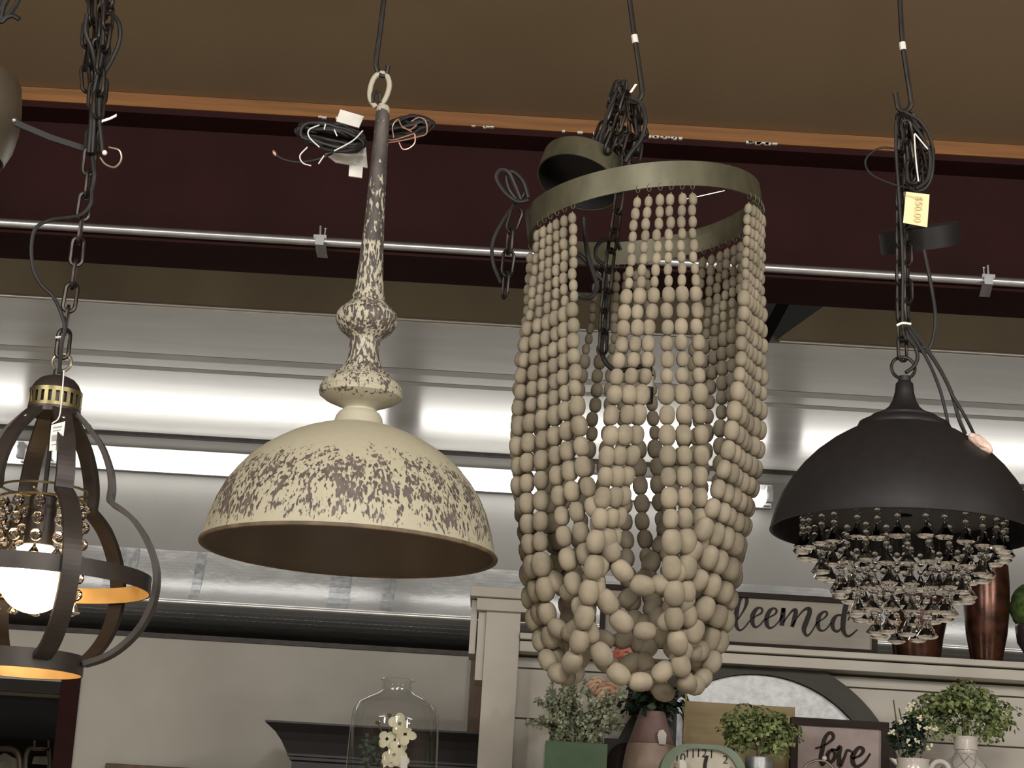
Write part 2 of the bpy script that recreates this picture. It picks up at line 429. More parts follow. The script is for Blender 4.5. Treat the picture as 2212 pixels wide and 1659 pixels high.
# flaked spots of lighter primer along the beam's upper flange stay part of the trim board
fl = MB()
for cx, n in ((1060, 4), (1245, 3), (1440, 9), (1650, 12), (700, 3), (860, 3)):
    for i in range(n):
        x = cx + random.uniform(-40, 40); q = P(x, 279 + (x - 1106) * 0.059 + 1.5, YB - 0.0065)
        fl.box((q.x - random.uniform(.002, .009), YB - 0.0075, zt_bot - random.uniform(.001, .004)), (q.x + .004, YB - 0.0005, zt_bot + random.uniform(.001, .003)))
struct(fl, 'trim_3', M['paper'], 'flecks of pale overspray under the pine board')

# roof lining behind the beam
YA = 5.2; YC = 6.80
zA = zc(703, YA)
zA_top = zb_bot + 0.35
xg = P(1668, 738, YA).x                      # the lining is cut here
for i, (a, b) in enumerate(((XL, xg - 0.02), (xg + 0.015, XR))):
    k = 0.055
    ba = MB()
    a2, b2 = (a, b + 0.0) if i == 0 else (a, b)
    # left end of the right-hand piece is cut on the slant
    sl = 0.16 if i == 1 else 0.0
    ba.prism([(a2, YA, zA + 0.006), (b2, YA, zA + 0.006), (b2, YA, zA_top), (a2 + sl * 2, YA, zA_top)], (0, 0.012, 0))
    struct(ba, 'wall_%d' % (i + 1), M['darkfoil'], 'tarnished sheet-metal skirt above the lights')
lip = MB().tube([(XL, YA + 0.006, zA + 0.003), (xg - 0.03, YA + 0.006, zA + 0.003)], 0.0075, 12).tube([(xg + 0.02, YA + 0.006, zA + 0.003), (XR, YA + 0.006, zA + 0.003)], 0.0075, 12)
struct(lip, 'trim_4', M['polished'], 'bright folded lip under the sheet-metal skirt')
dk = MB().bar([P(1700, 640, YA - 0.02), P(1645, 742, YA - 0.02)], Vector((1, 0, 0)), 0.034, 0.01)
struct(dk, 'trim_5', M['black'], 'dark slanted brace at the cut in the skirt')
shb = MB().box((XL, YA + 0.021, zA), (XR, YC, zA + 0.02))
struct(shb, 'ceiling_back', M['sheet'], 'glossy grey sheet ceiling over the fluorescent lights')
# seam ridges in that sheet
def y_on_plane(py, z):
    d = fw + up * ((H / 2 - py) / F); return d.y * (z - CAM.z) / d.z
for nm, pyc, wd in (('trim_6', 819, 0.05), ('trim_7', 843, 0.03)):
    yy = y_on_plane(pyc, zA)
    mb = MB()
    mb.prism([(XL, yy - wd, zA - 0.0005), (XL, yy, zA - 0.0035), (XL, yy + 0.012, zA - 0.0035), (XL, yy + 0.022, zA - 0.0005)], (XR - XL, 0, 0))
    struct(mb, nm, M['sheet'], 'long seam ridge across the sheet ceiling')
zd = zc(985, YC - 0.03)
struct(MB().box((XL, YC - 0.03, zA - 0.011), (XR, YC - 0.001, zA - 0.0005)), 'trim_8', M['blackmetal'], 'dark joint between sheet ceiling and back lining')
# back lining: grey sheet above, embossed foil below rolling out to a lip, dark underside
zf = zc(1232, YC); zl = zc(1344, YC - 0.19)
cl = MB(); prof = [(YC, zA - 0.001), (YC, zf)]
cl.prism([(XL, y, z) for y, z in prof] + [(XL, YC + 0.03, zf), (XL, YC + 0.03, zA - 0.001)], (XR - XL, 0, 0))
struct(cl, 'wall_3', M['wallsheet'], 'grey lining sheet behind the fluorescent lights')
fo = MB(); n = 10; pr = []
for i in range(n + 1):
    t = i / n; pr.append((YC - 0.002 - 0.08 * t - 0.11 * t ** 5, zf + (zl - zf) * t))
yl = pr[-1][0]
pr += [(yl + 0.012, zl - 0.02), (yl + 0.04, zl - 0.043), (yl + 0.09, zl - 0.062), (yl + 0.18, zl - 0.074), (YC + 0.5, zl - 0.07), (YC + 0.5, zl)]
vs, fs = [], []
for x in (XL, XR):
    for y, z in pr: vs.append((x, y, z))
kk = len(pr)
for i in range(kk - 1): fs.append((i, i + 1, kk + i + 1, kk + i))
fo.add(vs, fs, True)
struct(fo, 'wall_4', M['foil'], 'embossed foil insulation under the grey lining')
struct(MB().tube([(XL, yl + 0.004, zl + 0.002), (XR, yl + 0.004, zl + 0.002)], 0.009, 12), 'trim_14', M['polished'], 'bright foil lip along the foot of the insulation')
tp = MB()
for cx, w_ in ((738, 0.035), (842, 0.02), (262, 0.05), (430, 0.015)):
    q = P(cx, 1250, YC - 0.02); prr = [(y - 0.0025, z) for y, z in pr[:n + 1]]
    for i in range(n):
        tp.add([(q.x - w_, *prr[i]), (q.x + w_, *prr[i]), (q.x + w_, *prr[i + 1]), (q.x - w_, *prr[i + 1])], [(0, 3, 2, 1)], True)
struct(tp, 'trim_9', M['galv'], 'crumpled foil tape over the seams of the foil')
# white partition wall with the dark opening at its left
YW = 6.3
zw = zc(1423, YW)
xj = P(165, 1560, YW).x; xe = P(1012, 1530, YW).x
zh = P(60, 1497, YW).z
pw = MB().box((xj - 0.02, YW, 0), (xe, YW + 0.12, zw)).box((XL, YW, zh), (xj - 0.02, YW + 0.12, zw))
struct(pw, 'wall_5', M['whitewall'], 'white-painted partition wall')
struct(MB().box((XL, YW - 0.012, zw), (xe + 0.02, YW + 0.13, zw + 0.014)), 'trim_10', M['blackmetal'], 'dark cap along the top of the white partition')
zj = P(150, 1445, YW).z
struct(MB().box((xj - 0.055, YW - 0.02, 0), (xj, YW - 0.001, zj)), 'trim_11', M['maroon'], 'maroon jamb beside the dark opening')
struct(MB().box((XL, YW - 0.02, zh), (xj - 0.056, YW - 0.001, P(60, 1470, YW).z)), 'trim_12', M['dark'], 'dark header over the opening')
struct(MB().box((xe + 0.001, YW - 0.03, 0), (xe + 0.036, YW + 0.12, zw - 0.002)), 'trim_13', M['brownwood'], 'brown wooden end post of the white partition')
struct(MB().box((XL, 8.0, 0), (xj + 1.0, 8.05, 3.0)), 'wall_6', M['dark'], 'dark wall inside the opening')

# ================================================================== CONDUIT AND CLAMPS
zcd = zc(545, YB - 0.02)
co = MB().tube([(XL + 0.02, YB - 0.016, zcd), (XR - 0.02, YB - 0.016, zcd)], 0.0105, 12)
tag(co.build('conduit_pipe', M['conduit'], origin=(0, YB, zcd)), 'long galvanised conduit pipe clipped along the foot of the maroon beam', 'pipe')
def clamp(cx, lean, label):
    q = P(cx, 545 + (cx - 1106) * 0.0575, YB - 0.02); s_ = S(q)
    r_ = root('beam_clamp', label, 'clamp', (q.x, YB - 0.03, zcd), 'clamps holding the conduit to the beam')
    def w(dx, dz, dy=0.0): return Vector((q.x + dx * s_, YB - 0.033 + dy, zcd + dz * s_))
    a = MB()
    a.box(w(-14, 2) - Vector((0, .004, 0)), w(14, 9) + Vector((0, .012, 0)))
    a.box(w(-9, -14) - Vector((0, .005, 0)), w(9, 2) + Vector((0, .002, 0)))
    a.build('jaw', M['conduit'], r_)
    MB().bar([w(lean * 2, -12), w(lean * 5, -26), w(lean * 9, -42)], Vector((1, 0.0, 0)), 23 * s_, 0.003).build('strap', M['strap'], r_)
    MB().tube([w(0, 8), w(-1, 30)], 0.0028, 8).build('bolt', M['conduit'], r_)
    b = MB().tube([w(9 * lean, 8), w(10 * lean, 23)], 0.002, 8); b.ell(w(10 * lean, 24), 0.004, 0.003)
    b.build('screw', M['conduit'], r_)
clamp(692, 1, 'small steel beam clamp on the conduit just left of the cream dome pendant')
clamp(2132, -1, 'small steel beam clamp on the conduit right of the black dome pendant')

# ================================================================== FLUORESCENT LIGHTS
YT = 6.68
zT = zc(1040, YT)
FLU = [(-690, 45, 'fluorescent strip light behind the wire-globe lantern, running out of sight to the left'),
       (110, 832, 'fluorescent strip light between the lantern and the cream dome pendant'),
       (893, 1662, 'fluorescent strip light behind the wooden bead chandelier'),
       (1722, 2490, 'fluorescent strip light behind the black dome pendant')]
fix0 = None
for a, b, lb in FLU:
    xa, xb = P(a, 1037 + (a - 1106) * .06, YT).x, P(b, 1037 + (b - 1106) * .06, YT).x
    r_ = root('ceiling_strip_light', lb, 'light', ((xa + xb) / 2, YC - 0.03, zT + 0.03), 'fluorescent strip lights under the sheet ceiling')
    MB().box((xa - 0.02, YC - 0.025, zT - 0.02), (xb + 0.02, YC - 0.002, zT + 0.06)).build('housing', M['tubewhite'], r_)
    for dy in (-0.0, 0.065):
        MB().tube([(xa + 0.012, YT + dy, zT), (xb - 0.012, YT + dy, zT)], 0.021, 16).build('tube', M['tube'], r_)
        for xx in (xa, xb):
            MB().box((xx - 0.011, YT + dy - 0.015, zT - 0.02), (xx + 0.011, YT + dy + 0.015, zT + 0.022)).build('lampholder', M['tubewhite'], r_)
    for xx in (xa, xb): MB().box((xx - 0.009, YT - 0.01, zT + 0.0225), (xx + 0.009, YC - 0.026, zT + 0.035)).build('bracket', M['tubewhite'], r_)

# ================================================================== HOOKS
def hook(pts, Y, label, sticker=None):
    pp = px(pts, Y)
    top = pp[0]; d = (pp[0] - pp[1]); 
    t = (zt_top - 0.002 - top.z) / d.z
    pp = [top + d * t] + pp
    r_ = root('ceiling_hook', label, 'hook', pp[0], 'rod hooks hanging from the ceiling')
    MB().tube([pp[0]] + spline(pp[1:], 6), 0.0042, 8).build('rod', M['blackmetal'], r_)
    if sticker:
        c = [P(x, y, Y) for x, y in sticker]
        MB().tube(c, 0.0052, 8).build('sticker', M['paper'], r_)
Y2, Y3, Y4, Y1 = 3.0, 3.05, 3.0, 2.9
hook([(829, 0), (822, 60), (813, 128), (815, 150), (824, 163), (834, 160), (838, 143)], Y2, 'bent iron rod hook holding the cream dome pendant')
hook([(1360, 0), (1371, 80), (1386, 185), (1385, 207), (1374, 221), (1358, 219), (1350, 205)], Y3, 'iron rod hook holding the wooden bead chandelier', [(1370, 76), (1373, 93)])
hook([(1944, 0), (1950, 95), (1966, 205), (1967, 228), (1955, 240), (1941, 234), (1937, 215), (1934, 200)], Y4, 'iron rod hook holding the black dome pendant', [(1949, 92), (1951, 108)])

# ================================================================== LAMP 2: worn cream dome pendant
ax2 = P(753, 1190, Y2); X2 = ax2.x; s2 = S(ax2)
Z2 = lambda y: zat(X2, Y2, y)
L2 = root('dome_pendant', 'large cream dome pendant with flaking paint and a tall turned stem', 'pendant lamp', (X2, Y2, Z2(1190)), None)
zb = Z2(1190)
def prof2(lst): return [(r * s2, Z2(y)) for r, y in lst]
dz = lambda y: Z2(y) - zb
M['peel_shade'] = peel('flaking_cream_shade', (168, 162, 140), (52, 44, 41), [0, dz(1180), dz(1162), dz(1130), dz(1080), dz(1035), dz(1000), dz(960), dz(920)],
                       [0.26, 0.40, 0.50, 0.54, 0.55, 0.48, 0.32, 0.10, 0.0], grey=(96, 86, 80), big=0.62)
M['peel_stem'] = peel('flaking_cream_stem', (178, 172, 152), (48, 43, 41), [dz(940), dz(880), dz(860), dz(800), dz(740), dz(690), dz(640), dz(560), dz(400), dz(330), dz(250), dz(230)],
                      [0.22, 0.34, 0.55, 0.62, 0.64, 0.64, 0.61, 0.70, 0.73, 0.82, 0.80, 0.4], grey=(92, 84, 78), scale=230, big=0.45)
out = [(96, 930), (120, 938), (148, 950), (178, 967), (205, 985), (232, 1008), (256, 1035), (277, 1065), (294, 1100), (307, 1140), (315, 1175), (318, 1190)]
inn = [(r - 5, y + 2) for r, y in out[::-1]]
MB().lathe(prof2([(20, 924), (60, 926)] + out + [(318, 1193), (317, 1193)] + [(r - 1.2, y + .5) for r, y in out[::-1]] + [(20, 927)]), (X2, Y2, 0), 96).build('shade', M['peel_shade'], L2)
MB().lathe(prof2([(316.5, 1192.5), (313, 1192.5)] + inn + [(20, 934)]), (X2, Y2, 0), 96).build('shade_lining', M['lining'], L2, label='plain tan inside of the shade')
rim = MB(); rim.lathe([(319.5 * s2 + 0.0026 * math.cos(a), zb - 0.001 + 0.0032 * math.sin(a)) for a in [2 * PI * i / 8 for i in range(8)]], (X2, Y2, 0), 96, closed=True)
rim.build('rim', M['bark'], L2, label='rusty rolled rim')
stem = [(0, 228), (12, 229), (15, 234), (16, 246), (17, 280), (18.5, 340), (20, 400), (22.5, 480), (26, 545), (30, 600), (33.5, 632), (36, 641), (38, 645), (36, 650), (44, 658), (57, 668), (64, 675),
        (68, 682), (69, 692), (66, 703), (57, 716), (43, 726), (35, 732), (33, 737), (34, 745), (32.5, 758), (35, 775), (41, 791), (52, 803), (60, 808), (58, 811), (70, 818), (83, 828), (90, 838),
        (92, 843), (90, 846), (93, 850), (91, 857), (78, 866), (58, 874), (42, 880), (37, 885), (38, 889), (45, 893), (51, 902), (54, 914), (57, 921), (78, 924), (94, 929), (96, 932)]
MB().lathe(prof2(stem), (X2, Y2, 0), 64).build('stem', M['peel_stem'], L2)
# loop ring on top
rp = []
c_up, c_dn = P(822, 176, Y2), P(812, 226, Y2)
ax = (c_up - c_dn); rr = MB()
lp = px([(812, 232), (800, 214), (800, 190), (809, 167), (824, 158), (837, 166), (841, 186), (834, 210), (822, 229)], Y2)
rr.tube(spline(lp, 6), 0.0042, 8); rr.build('hanging_loop', M['peel_stem'], L2)
MB().tube(spline(px([(806, 222), (806, 204), (813, 199), (820, 204), (820, 222)], Y2 - 0.004), 6), 0.003, 8).build('staple', M['blackmetal'], L2)
# wire bundle tied behind the stem
wb = MB()
rnd = random.Random(3)
for side, cx, cy, rx, ry in ((-1, 718, 296, 72, 27), (1, 878, 277, 55, 22)):
    for i in range(18):
        ph = rnd.uniform(0, 6); pts = []
        yo = rnd.uniform(0.03, 0.07)
        for j in range(14):
            a = 2 * PI * j / 14
            pts.append(P(cx + rnd.uniform(-6, 6) + rx * rnd.uniform(.85, 1.05) * math.cos(a) , cy + rnd.uniform(-4, 4) + (ry * (0.25 + 0.05 * i)) * math.sin(a) - side * 0.17 * rx * math.cos(a), Y2 + yo + 0.012 * math.sin(a + ph)))
        wb.tube(spline(pts, 3, True), 0.0029, 6, closed=True)
    wb.build('cord_coil', M['cord'], L2); wb = MB()
wb.tube(spline(px([(720, 330), (690, 343), (645, 350), (610, 343), (592, 330)], Y2 + 0.04), 5), 0.002, 6)
wb.build('cord_tail', M['cord'], L2)
for pts in ([(690, 318), (668, 296), (668, 280), (690, 270)], [(664, 318), (648, 336), (654, 352), (672, 358)], [(784, 282), (762, 304), (722, 326)], [(700, 336), (688, 354)],
            [(703, 268), (700, 280)], [(722, 280), (728, 294)]):
    MB().tube(spline(px(pts, Y2 + 0.015), 6), 0.0011, 5).build('bare_wire', M['paper'], L2)
for pts in ([(822, 310), (860, 305), (900, 296), (921, 288), (920, 262), (905, 254), (888, 262)], [(822, 298), (850, 302), (896, 288)], [(862, 308), (870, 322), (884, 320), (896, 308), (896, 290)],
            [(850, 298), (848, 272), (860, 258), (868, 272), (890, 285)], [(868, 275), (886, 280), (900, 270)]):
    MB().tube(spline(px(pts, Y2 + 0.01), 6), 0.0011, 5).build('copper_wire', M['copper'], L2)
MB().ell(P(593, 331, Y2 + 0.04), 0.003, 0.006, (-0.5, 0, 0.8)).build('wire_end', M['copper'], L2)
tg = MB(); tg.prism(px([(735, 236), (786, 251), (775, 276), (726, 262)], Y2 + 0.08), (0, 0.004, 0)); tg.build('price_tag', M['paper'], L2, label='white card corner above the cords'); tg = MB()
tg.prism(px([(702, 332), (790, 310), (794, 362), (725, 350)], Y2 + 0.085), (0, 0.004, 0))
tg.prism(px([(755, 352), (784, 358), (782, 384), (753, 380)], Y2 + 0.085), (0, 0.004, 0))
tg.build('price_tag', M['paper'], L2, label='white card tag hanging below the cords')

# ================================================================== LAMP 4: black dome with crystal tiers
ax4 = P(1951, 1140, Y4); X4 = ax4.x; s4 = S(ax4)
Z4 = lambda y: zat(X4, Y4, y)
L4 = root('crystal_pendant', 'matte black dome pendant with tiers of clear crystals below', 'pendant lamp', (X4, Y4, Z4(1140)))
def prof4(lst): return [(r * s4, Z4(y)) for r, y in lst]
out4 = [(88, 922), (122, 938), (156, 958), (190, 984), (218, 1012), (243, 1044), (262, 1076), (275, 1108), (283, 1135), (286, 1150)]
MB().lathe(prof4([(20, 918), (70, 918)] + out4 + [(287, 1153), (282, 1154)] + [(r - 5, y + 2) for r, y in out4[::-1]] + [(20, 928)]), (X4, Y4, 0), 96).build('shade', M['dome4'], L4)
nk = [(0, 812), (13, 813), (14, 824), (19, 829), (21, 848), (26, 866), (34, 880), (46, 890), (60, 896), (72, 901), (73, 906), (86, 910), (98, 916), (102, 924), (102, 930)]
MB().lathe(prof4(nk), (X4, Y4, 0), 48).build('neck', M['dome4'], L4)
c = P(1951, 795, Y4); R_ = 26 * s4
MB().tube([c + Vector((R_ * math.cos(a), 0.15 * R_ * math.sin(a), R_ * math.sin(a))) for a in [2 * PI * i / 28 for i in range(28)]], 0.0026, 8, closed=True).build('hanging_ring', M['chain'], L4)
# crystals
M_FACET = 8
def bead_c(mb, c, r): mb.ell(c, r, r, (0, 0, 1), 8, 6, facet=True)
def drop_mb(c, r, h, rot):
    """cone-shaped cut drop with a faceted foot"""
    mb = MB(); n = 8; rings = [(0.10, 0.0), (0.42, -0.38), (1.0, -0.80), (0.72, -0.93), (0.0, -1.0)]
    vs, fs = [], []
    for k_, (rr_, zz) in enumerate(rings[:-1]):
        for i in range(n):
            a = 2 * PI * (i + 0.5 * (k_ % 2)) / n + rot
            vs.append(Vector(c) + Vector((r * rr_ * math.cos(a), r * rr_ * math.sin(a), h * zz)))
    vs.append(Vector(c) + Vector((0, 0, -h)))
    fs.append(tuple(range(n))[::-1])
    for k_ in range(len(rings) - 2):
        for i in range(n):
            i2 = (i + 1) % n; a, b = k_ * n, k_ * n + n
            if k_ % 2 == 0: fs += [(a + i, b + i, a + i2), (a + i2, b + i, b + i2)]
            else: fs += [(a + i, b + i, b + i2), (a + i, b + i2, a + i2)]
    a = (len(rings) - 2) * n
    for i in range(n): fs.append((a + i, len(vs) - 1, a + (i + 1) % n))
    mb.add(vs, [f[::-1] for f in fs]); return mb
drops, beads4 = [], MB()
rnd = random.Random(11)
tiers = [(216, 1116, 1168, 28, 3), (176, 1140, 1212, 24, 3), (138, 1150, 1256, 19, 3), (100, 1160, 1300, 14, 4), (58, 1180, 1344, 8, 4)]
for ti, (rpx, ytop, ydrop, n, nb) in enumerate(tiers):
    for i in range(n):
        a = 2 * PI * (i + 0.5 * (ti % 2)) / n + rnd.uniform(-.03, .03)
        x, y = X4 + rpx * s4 * math.cos(a), Y4 + rpx * s4 * math.sin(a)
        z0, z1 = Z4(ytop), Z4(ydrop + rnd.uniform(-5, 5))
        drops.append((Vector((x, y, z1)), rnd.uniform(0, PI)))
        stp = 17 * s4; kz = z1 + 8 * s4
        zs_ = []
        while kz < z0 and len(zs_) < (5 if ti == 0 else nb):
            zs_.append(kz); kz += stp
        for q in zs_: bead_c(beads4, (x, y, q), 7.6 * s4)
        beads4.tube([(x, y, z1 - 0.001), (x, y, max(z0, kz))], 0.0005, 4)
cv = MB().lathe([(20 * s4, Z4(1110)), (222 * s4, Z4(1110)), (222 * s4, Z4(1113)), (20 * s4, Z4(1113))], (X4, Y4, 0), 48, closed=True)
cv.build('crystal_plate', M['dome4'], L4)
beads4.build('crystal_beads', M['crystal'], L4, label='short strings of small faceted crystal beads')['kind'] = 'stuff'
drops.sort(key=lambda d: d[0].y)
rest = MB()
for i, (c, rot) in enumerate(drops):
    d = drop_mb(c, 20 * s4, 38 * s4, rot)
    if i < 100: d.build('crystal_drop', M['crystal'], L4)
    else: rest.add(d.v, d.f)
if rest.v: rest.build('crystal_drops', M['crystal'], L4, label='remaining cone-shaped crystal drops at the far side')['kind'] = 'stuff'
# chain, cords, canopy, tag
LX = L4
chain(MB(), px([(1950, 775), (1946, 640), (1945, 450), (1946, 250)], Y4), 0.038, 0.016, 0.0027, 0.5).build('chain', M['chain'], LX)
chain(MB(), px([(1960, 690), (1958, 560), (1955, 430), (1962, 300), (1957, 252)], Y4 + 0.03), 0.038, 0.016, 0.0027, 1.1).build('chain', M['chain'], LX)
chain(MB(), px([(1990, 400), (2004, 340), (1985, 280), (1962, 250)], Y4 + 0.02), 0.038, 0.016, 0.0027, 0.9).build('chain', M['chain'], LX)
for pts in ([(1945, 400), (1948, 330), (1950, 255)], [(1982, 405), (1978, 340), (1960, 262)], [(1962, 400), (1990, 350), (1978, 290), (1960, 255)]):
    chain(MB(), px(pts, Y4 + 0.012), 0.038, 0.017, 0.003, 0.4 + pts[0][0]).build('chain', M['chain'], LX)
chain(MB(), px([(1972, 395), (1966, 330), (1956, 262)], Y4 - 0.02), 0.038, 0.016, 0.0027, 0.2).build('chain', M['chain'], LX)
for pts, r_ in (([(1954, 242), (1990, 265), (2012, 310), (2014, 370), (2000, 405), (1975, 412), (1958, 395)], .0030), ([(1936, 262), (1936, 330), (1942, 420), (1950, 560), (1950, 700), (1958, 735)], .0028),
                ([(1960, 258), (1985, 285), (2008, 330), (2004, 385), (1978, 408)], .0028),
                ([(1945, 322), (1900, 320), (1870, 345), (1880, 375), (1920, 395), (1955, 405), (1985, 408)], .0016), ([(1996, 540), (2012, 620), (2021, 690), (2012, 745), (1994, 760), (1966, 735), (1955, 702)], .0030),
                ([(1958, 705), (1985, 745), (2010, 790), (2030, 840), (2043, 890), (2052, 938)], .0026), ([(1960, 700), (2000, 752), (2032, 800), (2056, 850), (2072, 905), (2086, 938)], .0032),
                ([(2058, 855), (2085, 900), (2106, 942)], .0026), ([(1957, 805), (1975, 790), (1982, 770), (1976, 745), (1988, 752), (2000, 748)], .003)):
    MB().tube(spline([P(x, y, Y4 - 0.012 + 0.004 * math.sin(x)) for x, y in pts], 6), r_, 7).build('power_cord', M['cord'], L4)
# (the cord ends lie in front of the dome's far flank)
wn = MB().ell(P(2118, 958, Y4 - 0.1), 0.010, 0.022, (0.75, 0, -0.55), 9, 6, facet=True)
wn.build('wrapped_wire_end', M['shell'], L4, label='pale taped wire end')
MB().tube(spline(px([(1937, 703), (1950, 698), (1968, 700)], Y4 - 0.03), 4), 0.002, 6).build('zip_tie', M['zipwhite'], L4)
MB().tube(spline(px([(1975, 290), (1978, 340), (1984, 392)], Y4 - 0.03), 4), 0.0012, 6).build('zip_tie', M['zipwhite'], L4)
MB().tube(spline(px([(1976, 288), (1990, 305), (2004, 322)], Y4 - 0.03), 4), 0.0012, 6).build('zip_tie', M['zipwhite'], L4)
kb = MB()
d_ = (P(2000, 905, Y4) - P(2030, 935, Y4)).normalized()
kb.bar([P(2003, 900, Y4 + .02), P(2032, 938, Y4 + .02)], Vector((0, 1, 0)), 0.02, 0.012); kb.build('cord_clip', M['black'], L4)
# ceiling canopy of lamp 4, hanging tilted on its chain
def tilted_cup(name, c, r, h, axis, material, parent, wall=0.002, inner=None):
    q = Vector((0, 0, 1)).rotation_difference(Vector(axis).normalized()).to_matrix().to_4x4()
    T = Matrix.Translation(Vector(c)) @ q
    mb = MB().lathe([(0.001, h / 2), (r - 0.003, h / 2), (r, h / 2 - 0.003), (r, -h / 2), (r - wall, -h / 2), (r - wall, h / 2 - 0.005), (0.001, h / 2 - 0.005)], M_=T, n=56)
    ob = mb.build(name, material, parent)
    MB().lathe([(0.001, h / 2 - 0.006), (r - 0.0035, h / 2 - 0.006), (r - 0.0035, -h / 2 + 0.001), (r - 0.0028, -h / 2 + 0.001), (r - 0.0028, h / 2 - 0.0055), (0.001, h / 2 - 0.0055)], M_=T, n=56).build('inside', M['black'], ob, label='black liner standing in for shade inside the canopy')  # black liner added so the hollow of the cup reads as shaded
    return ob
c4 = P(1987, 514, Y4 + 0.09)
tilted_cup('ceiling_canopy', c4, 92 * s4, 54 * s4, (-0.20, -0.31, 0.93), M['dome4'], L4)
yt = MB(); cor = px([(1957, 414), (2008, 420), (2003, 491), (1951, 481)], Y4 - 0.05)
yt.prism(cor, (0, 0.0012, 0))
ytag = yt.build('price_tag', M['yellow'], L4, label='pale yellow card tag')
ex = (cor[1] - cor[0]).normalized(); ez = (cor[0] - cor[3]).normalized()
tx = MB(); text_mesh(tx, '$50.00', P(1983, 452, Y4 - 0.0515), 0.0155, -ez, ex)
tx.build('price', M['pencil'], ytag)
MB().prism(px([(1957, 424), (1994, 432), (1993, 428), (1957, 420)], Y4 - 0.0508), (0, 0.0006, 0)).build('fold_line', M['pencil'], ytag)

# ================================================================== LAMP 3: wooden bead chandelier
c3 = P(1391, 466, Y3); X3 = c3.x; s3 = S(c3); z3 = c3.z
L3 = root('bead_chandelier', 'tall chandelier of swagged raw wooden beads hung from an aged brass hoop', 'chandelier', (X3, Y3, z3))
R3 = 255 * s3
tilt = Matrix.Rotation(math.radians(-9.3), 4, 'Y') @ Matrix.Rotation(math.radians(0), 4, 'X')
T3 = Matrix.Translation(c3) @ tilt
hh = 54 * s3
hoop = MB().lathe([(R3, -hh / 2), (R3, hh / 2), (R3 - 0.003, hh / 2), (R3 - 0.003, -hh / 2)], M_=T3, n=96, closed=True)
hoop.build('hoop', M['ringbrass'], L3)
def ring_pt(a, dzz=-hh / 2): return T3 @ Vector(((R3 - 0.0015) * math.cos(a), (R3 - 0.0015) * math.sin(a), dzz))
def catenary(A, B, L, n=260):
    """hanging curve of length L from A to B"""
    hd = math.hypot(B.x - A.x, B.y - A.y); v = B.z - A.z
    k = math.sqrt(max(L * L - v * v, 1e-9)) / hd
    lo, hi = 1e-3, 60.0
    for _ in range(80):
        mid = (lo + hi) / 2
        if math.sinh(mid) / mid < k: lo = mid
        else: hi = mid
    xi = (lo + hi) / 2; a = hd / (2 * xi)
    # z = a*cosh((x-x0)/a)+c
    x0 = hd / 2 - a * math.asinh(v / (2 * a * math.sinh(hd / (2 * a))))
    cz = A.z - a * math.cosh(x0 / a)
    out = []
    for i in range(n + 1):
        # denser near the ends: sample by arc length
        sarc = -a * math.sinh(x0 / a) + L * i / n
        x = x0 + a * math.asinh(sarc / a)
        out.append(Vector((A.x + (B.x - A.x) * x / hd, A.y + (B.y - A.y) * x / hd, a * math.cosh((x - x0) / a) + cz)))
    return out
rnd = random.Random(5)
groups = [math.radians(a) for a in (-85, -22, 41, 98, 156, -144)]
slot = math.radians(5.2)
def gp(g, j): return ring_pt(groups[g] + (j - 2.5) * slot)
def swag_path(A, B, zbot, offa=0.0, offb=0.0, n=240):
    """beaded swag, heaviest at the bottom: sides nearly straight, a round belly"""
    raw = []
    hd = math.hypot(B.x - A.x, B.y - A.y); D = (A.z + B.z) / 2 - zbot
    lo, hi = 0.004, 2.0
    for _ in range(60):
        q = (lo + hi) / 2
        if q * (math.cosh(min(hd / (2 * q), 50)) - 1) > D: lo = q
        else: hi = q
    q = (lo + hi) / 2
    for i in range(n + 1):
        u = -1 + 2 * i / n; u = math.copysign(1 - (1 - abs(u)) ** 1.6, u); f = (u + 1) / 2
        h = q * (math.cosh(u * hd / (2 * q)) - 1) / D
        p = A.lerp(B, f); p.z = zbot + h * (A.z + (B.z - A.z) * f - zbot)
        d = 1 - h
        out_ = Vector((p.x - X3, p.y - Y3, 0))
        if out_.length > 1e-6: p += out_.normalized() * (0.018 * math.sin(PI * min(1, max(0, d)) ** 1.6))
        pp_ = Vector((-(B.y - A.y), B.x - A.x, 0)).normalized()
        p += pp_ * ((offa * (1 - f) + offb * f) * min(1, max(0, d) * 2.0))     # fat beads push their neighbours aside
        raw.append(p)
    # refine ends: dense resample by arc length
    seg = [(raw[i + 1] - raw[i]).length for i in range(n)]; L = sum(seg)
    out, j, acc = [], 0, 0.0
    for i in range(401):
        q = L * i / 400
        while j < n - 1 and acc + seg[j] < q: acc += seg[j]; j += 1
        out.append(raw[j].lerp(raw[j + 1], min(1, (q - acc) / max(seg[j], 1e-9))))
    return out, L
swags = []
for g in range(6):
    h = (g + 2) % 6
    for k_, by in ((0, 1472), (1, 1395), (2, 1290)):
        swags.append((g, 3 + k_, h, 2 - k_ if g % 2 else k_, by + rnd.uniform(-34, 22)))
strand_objs = []
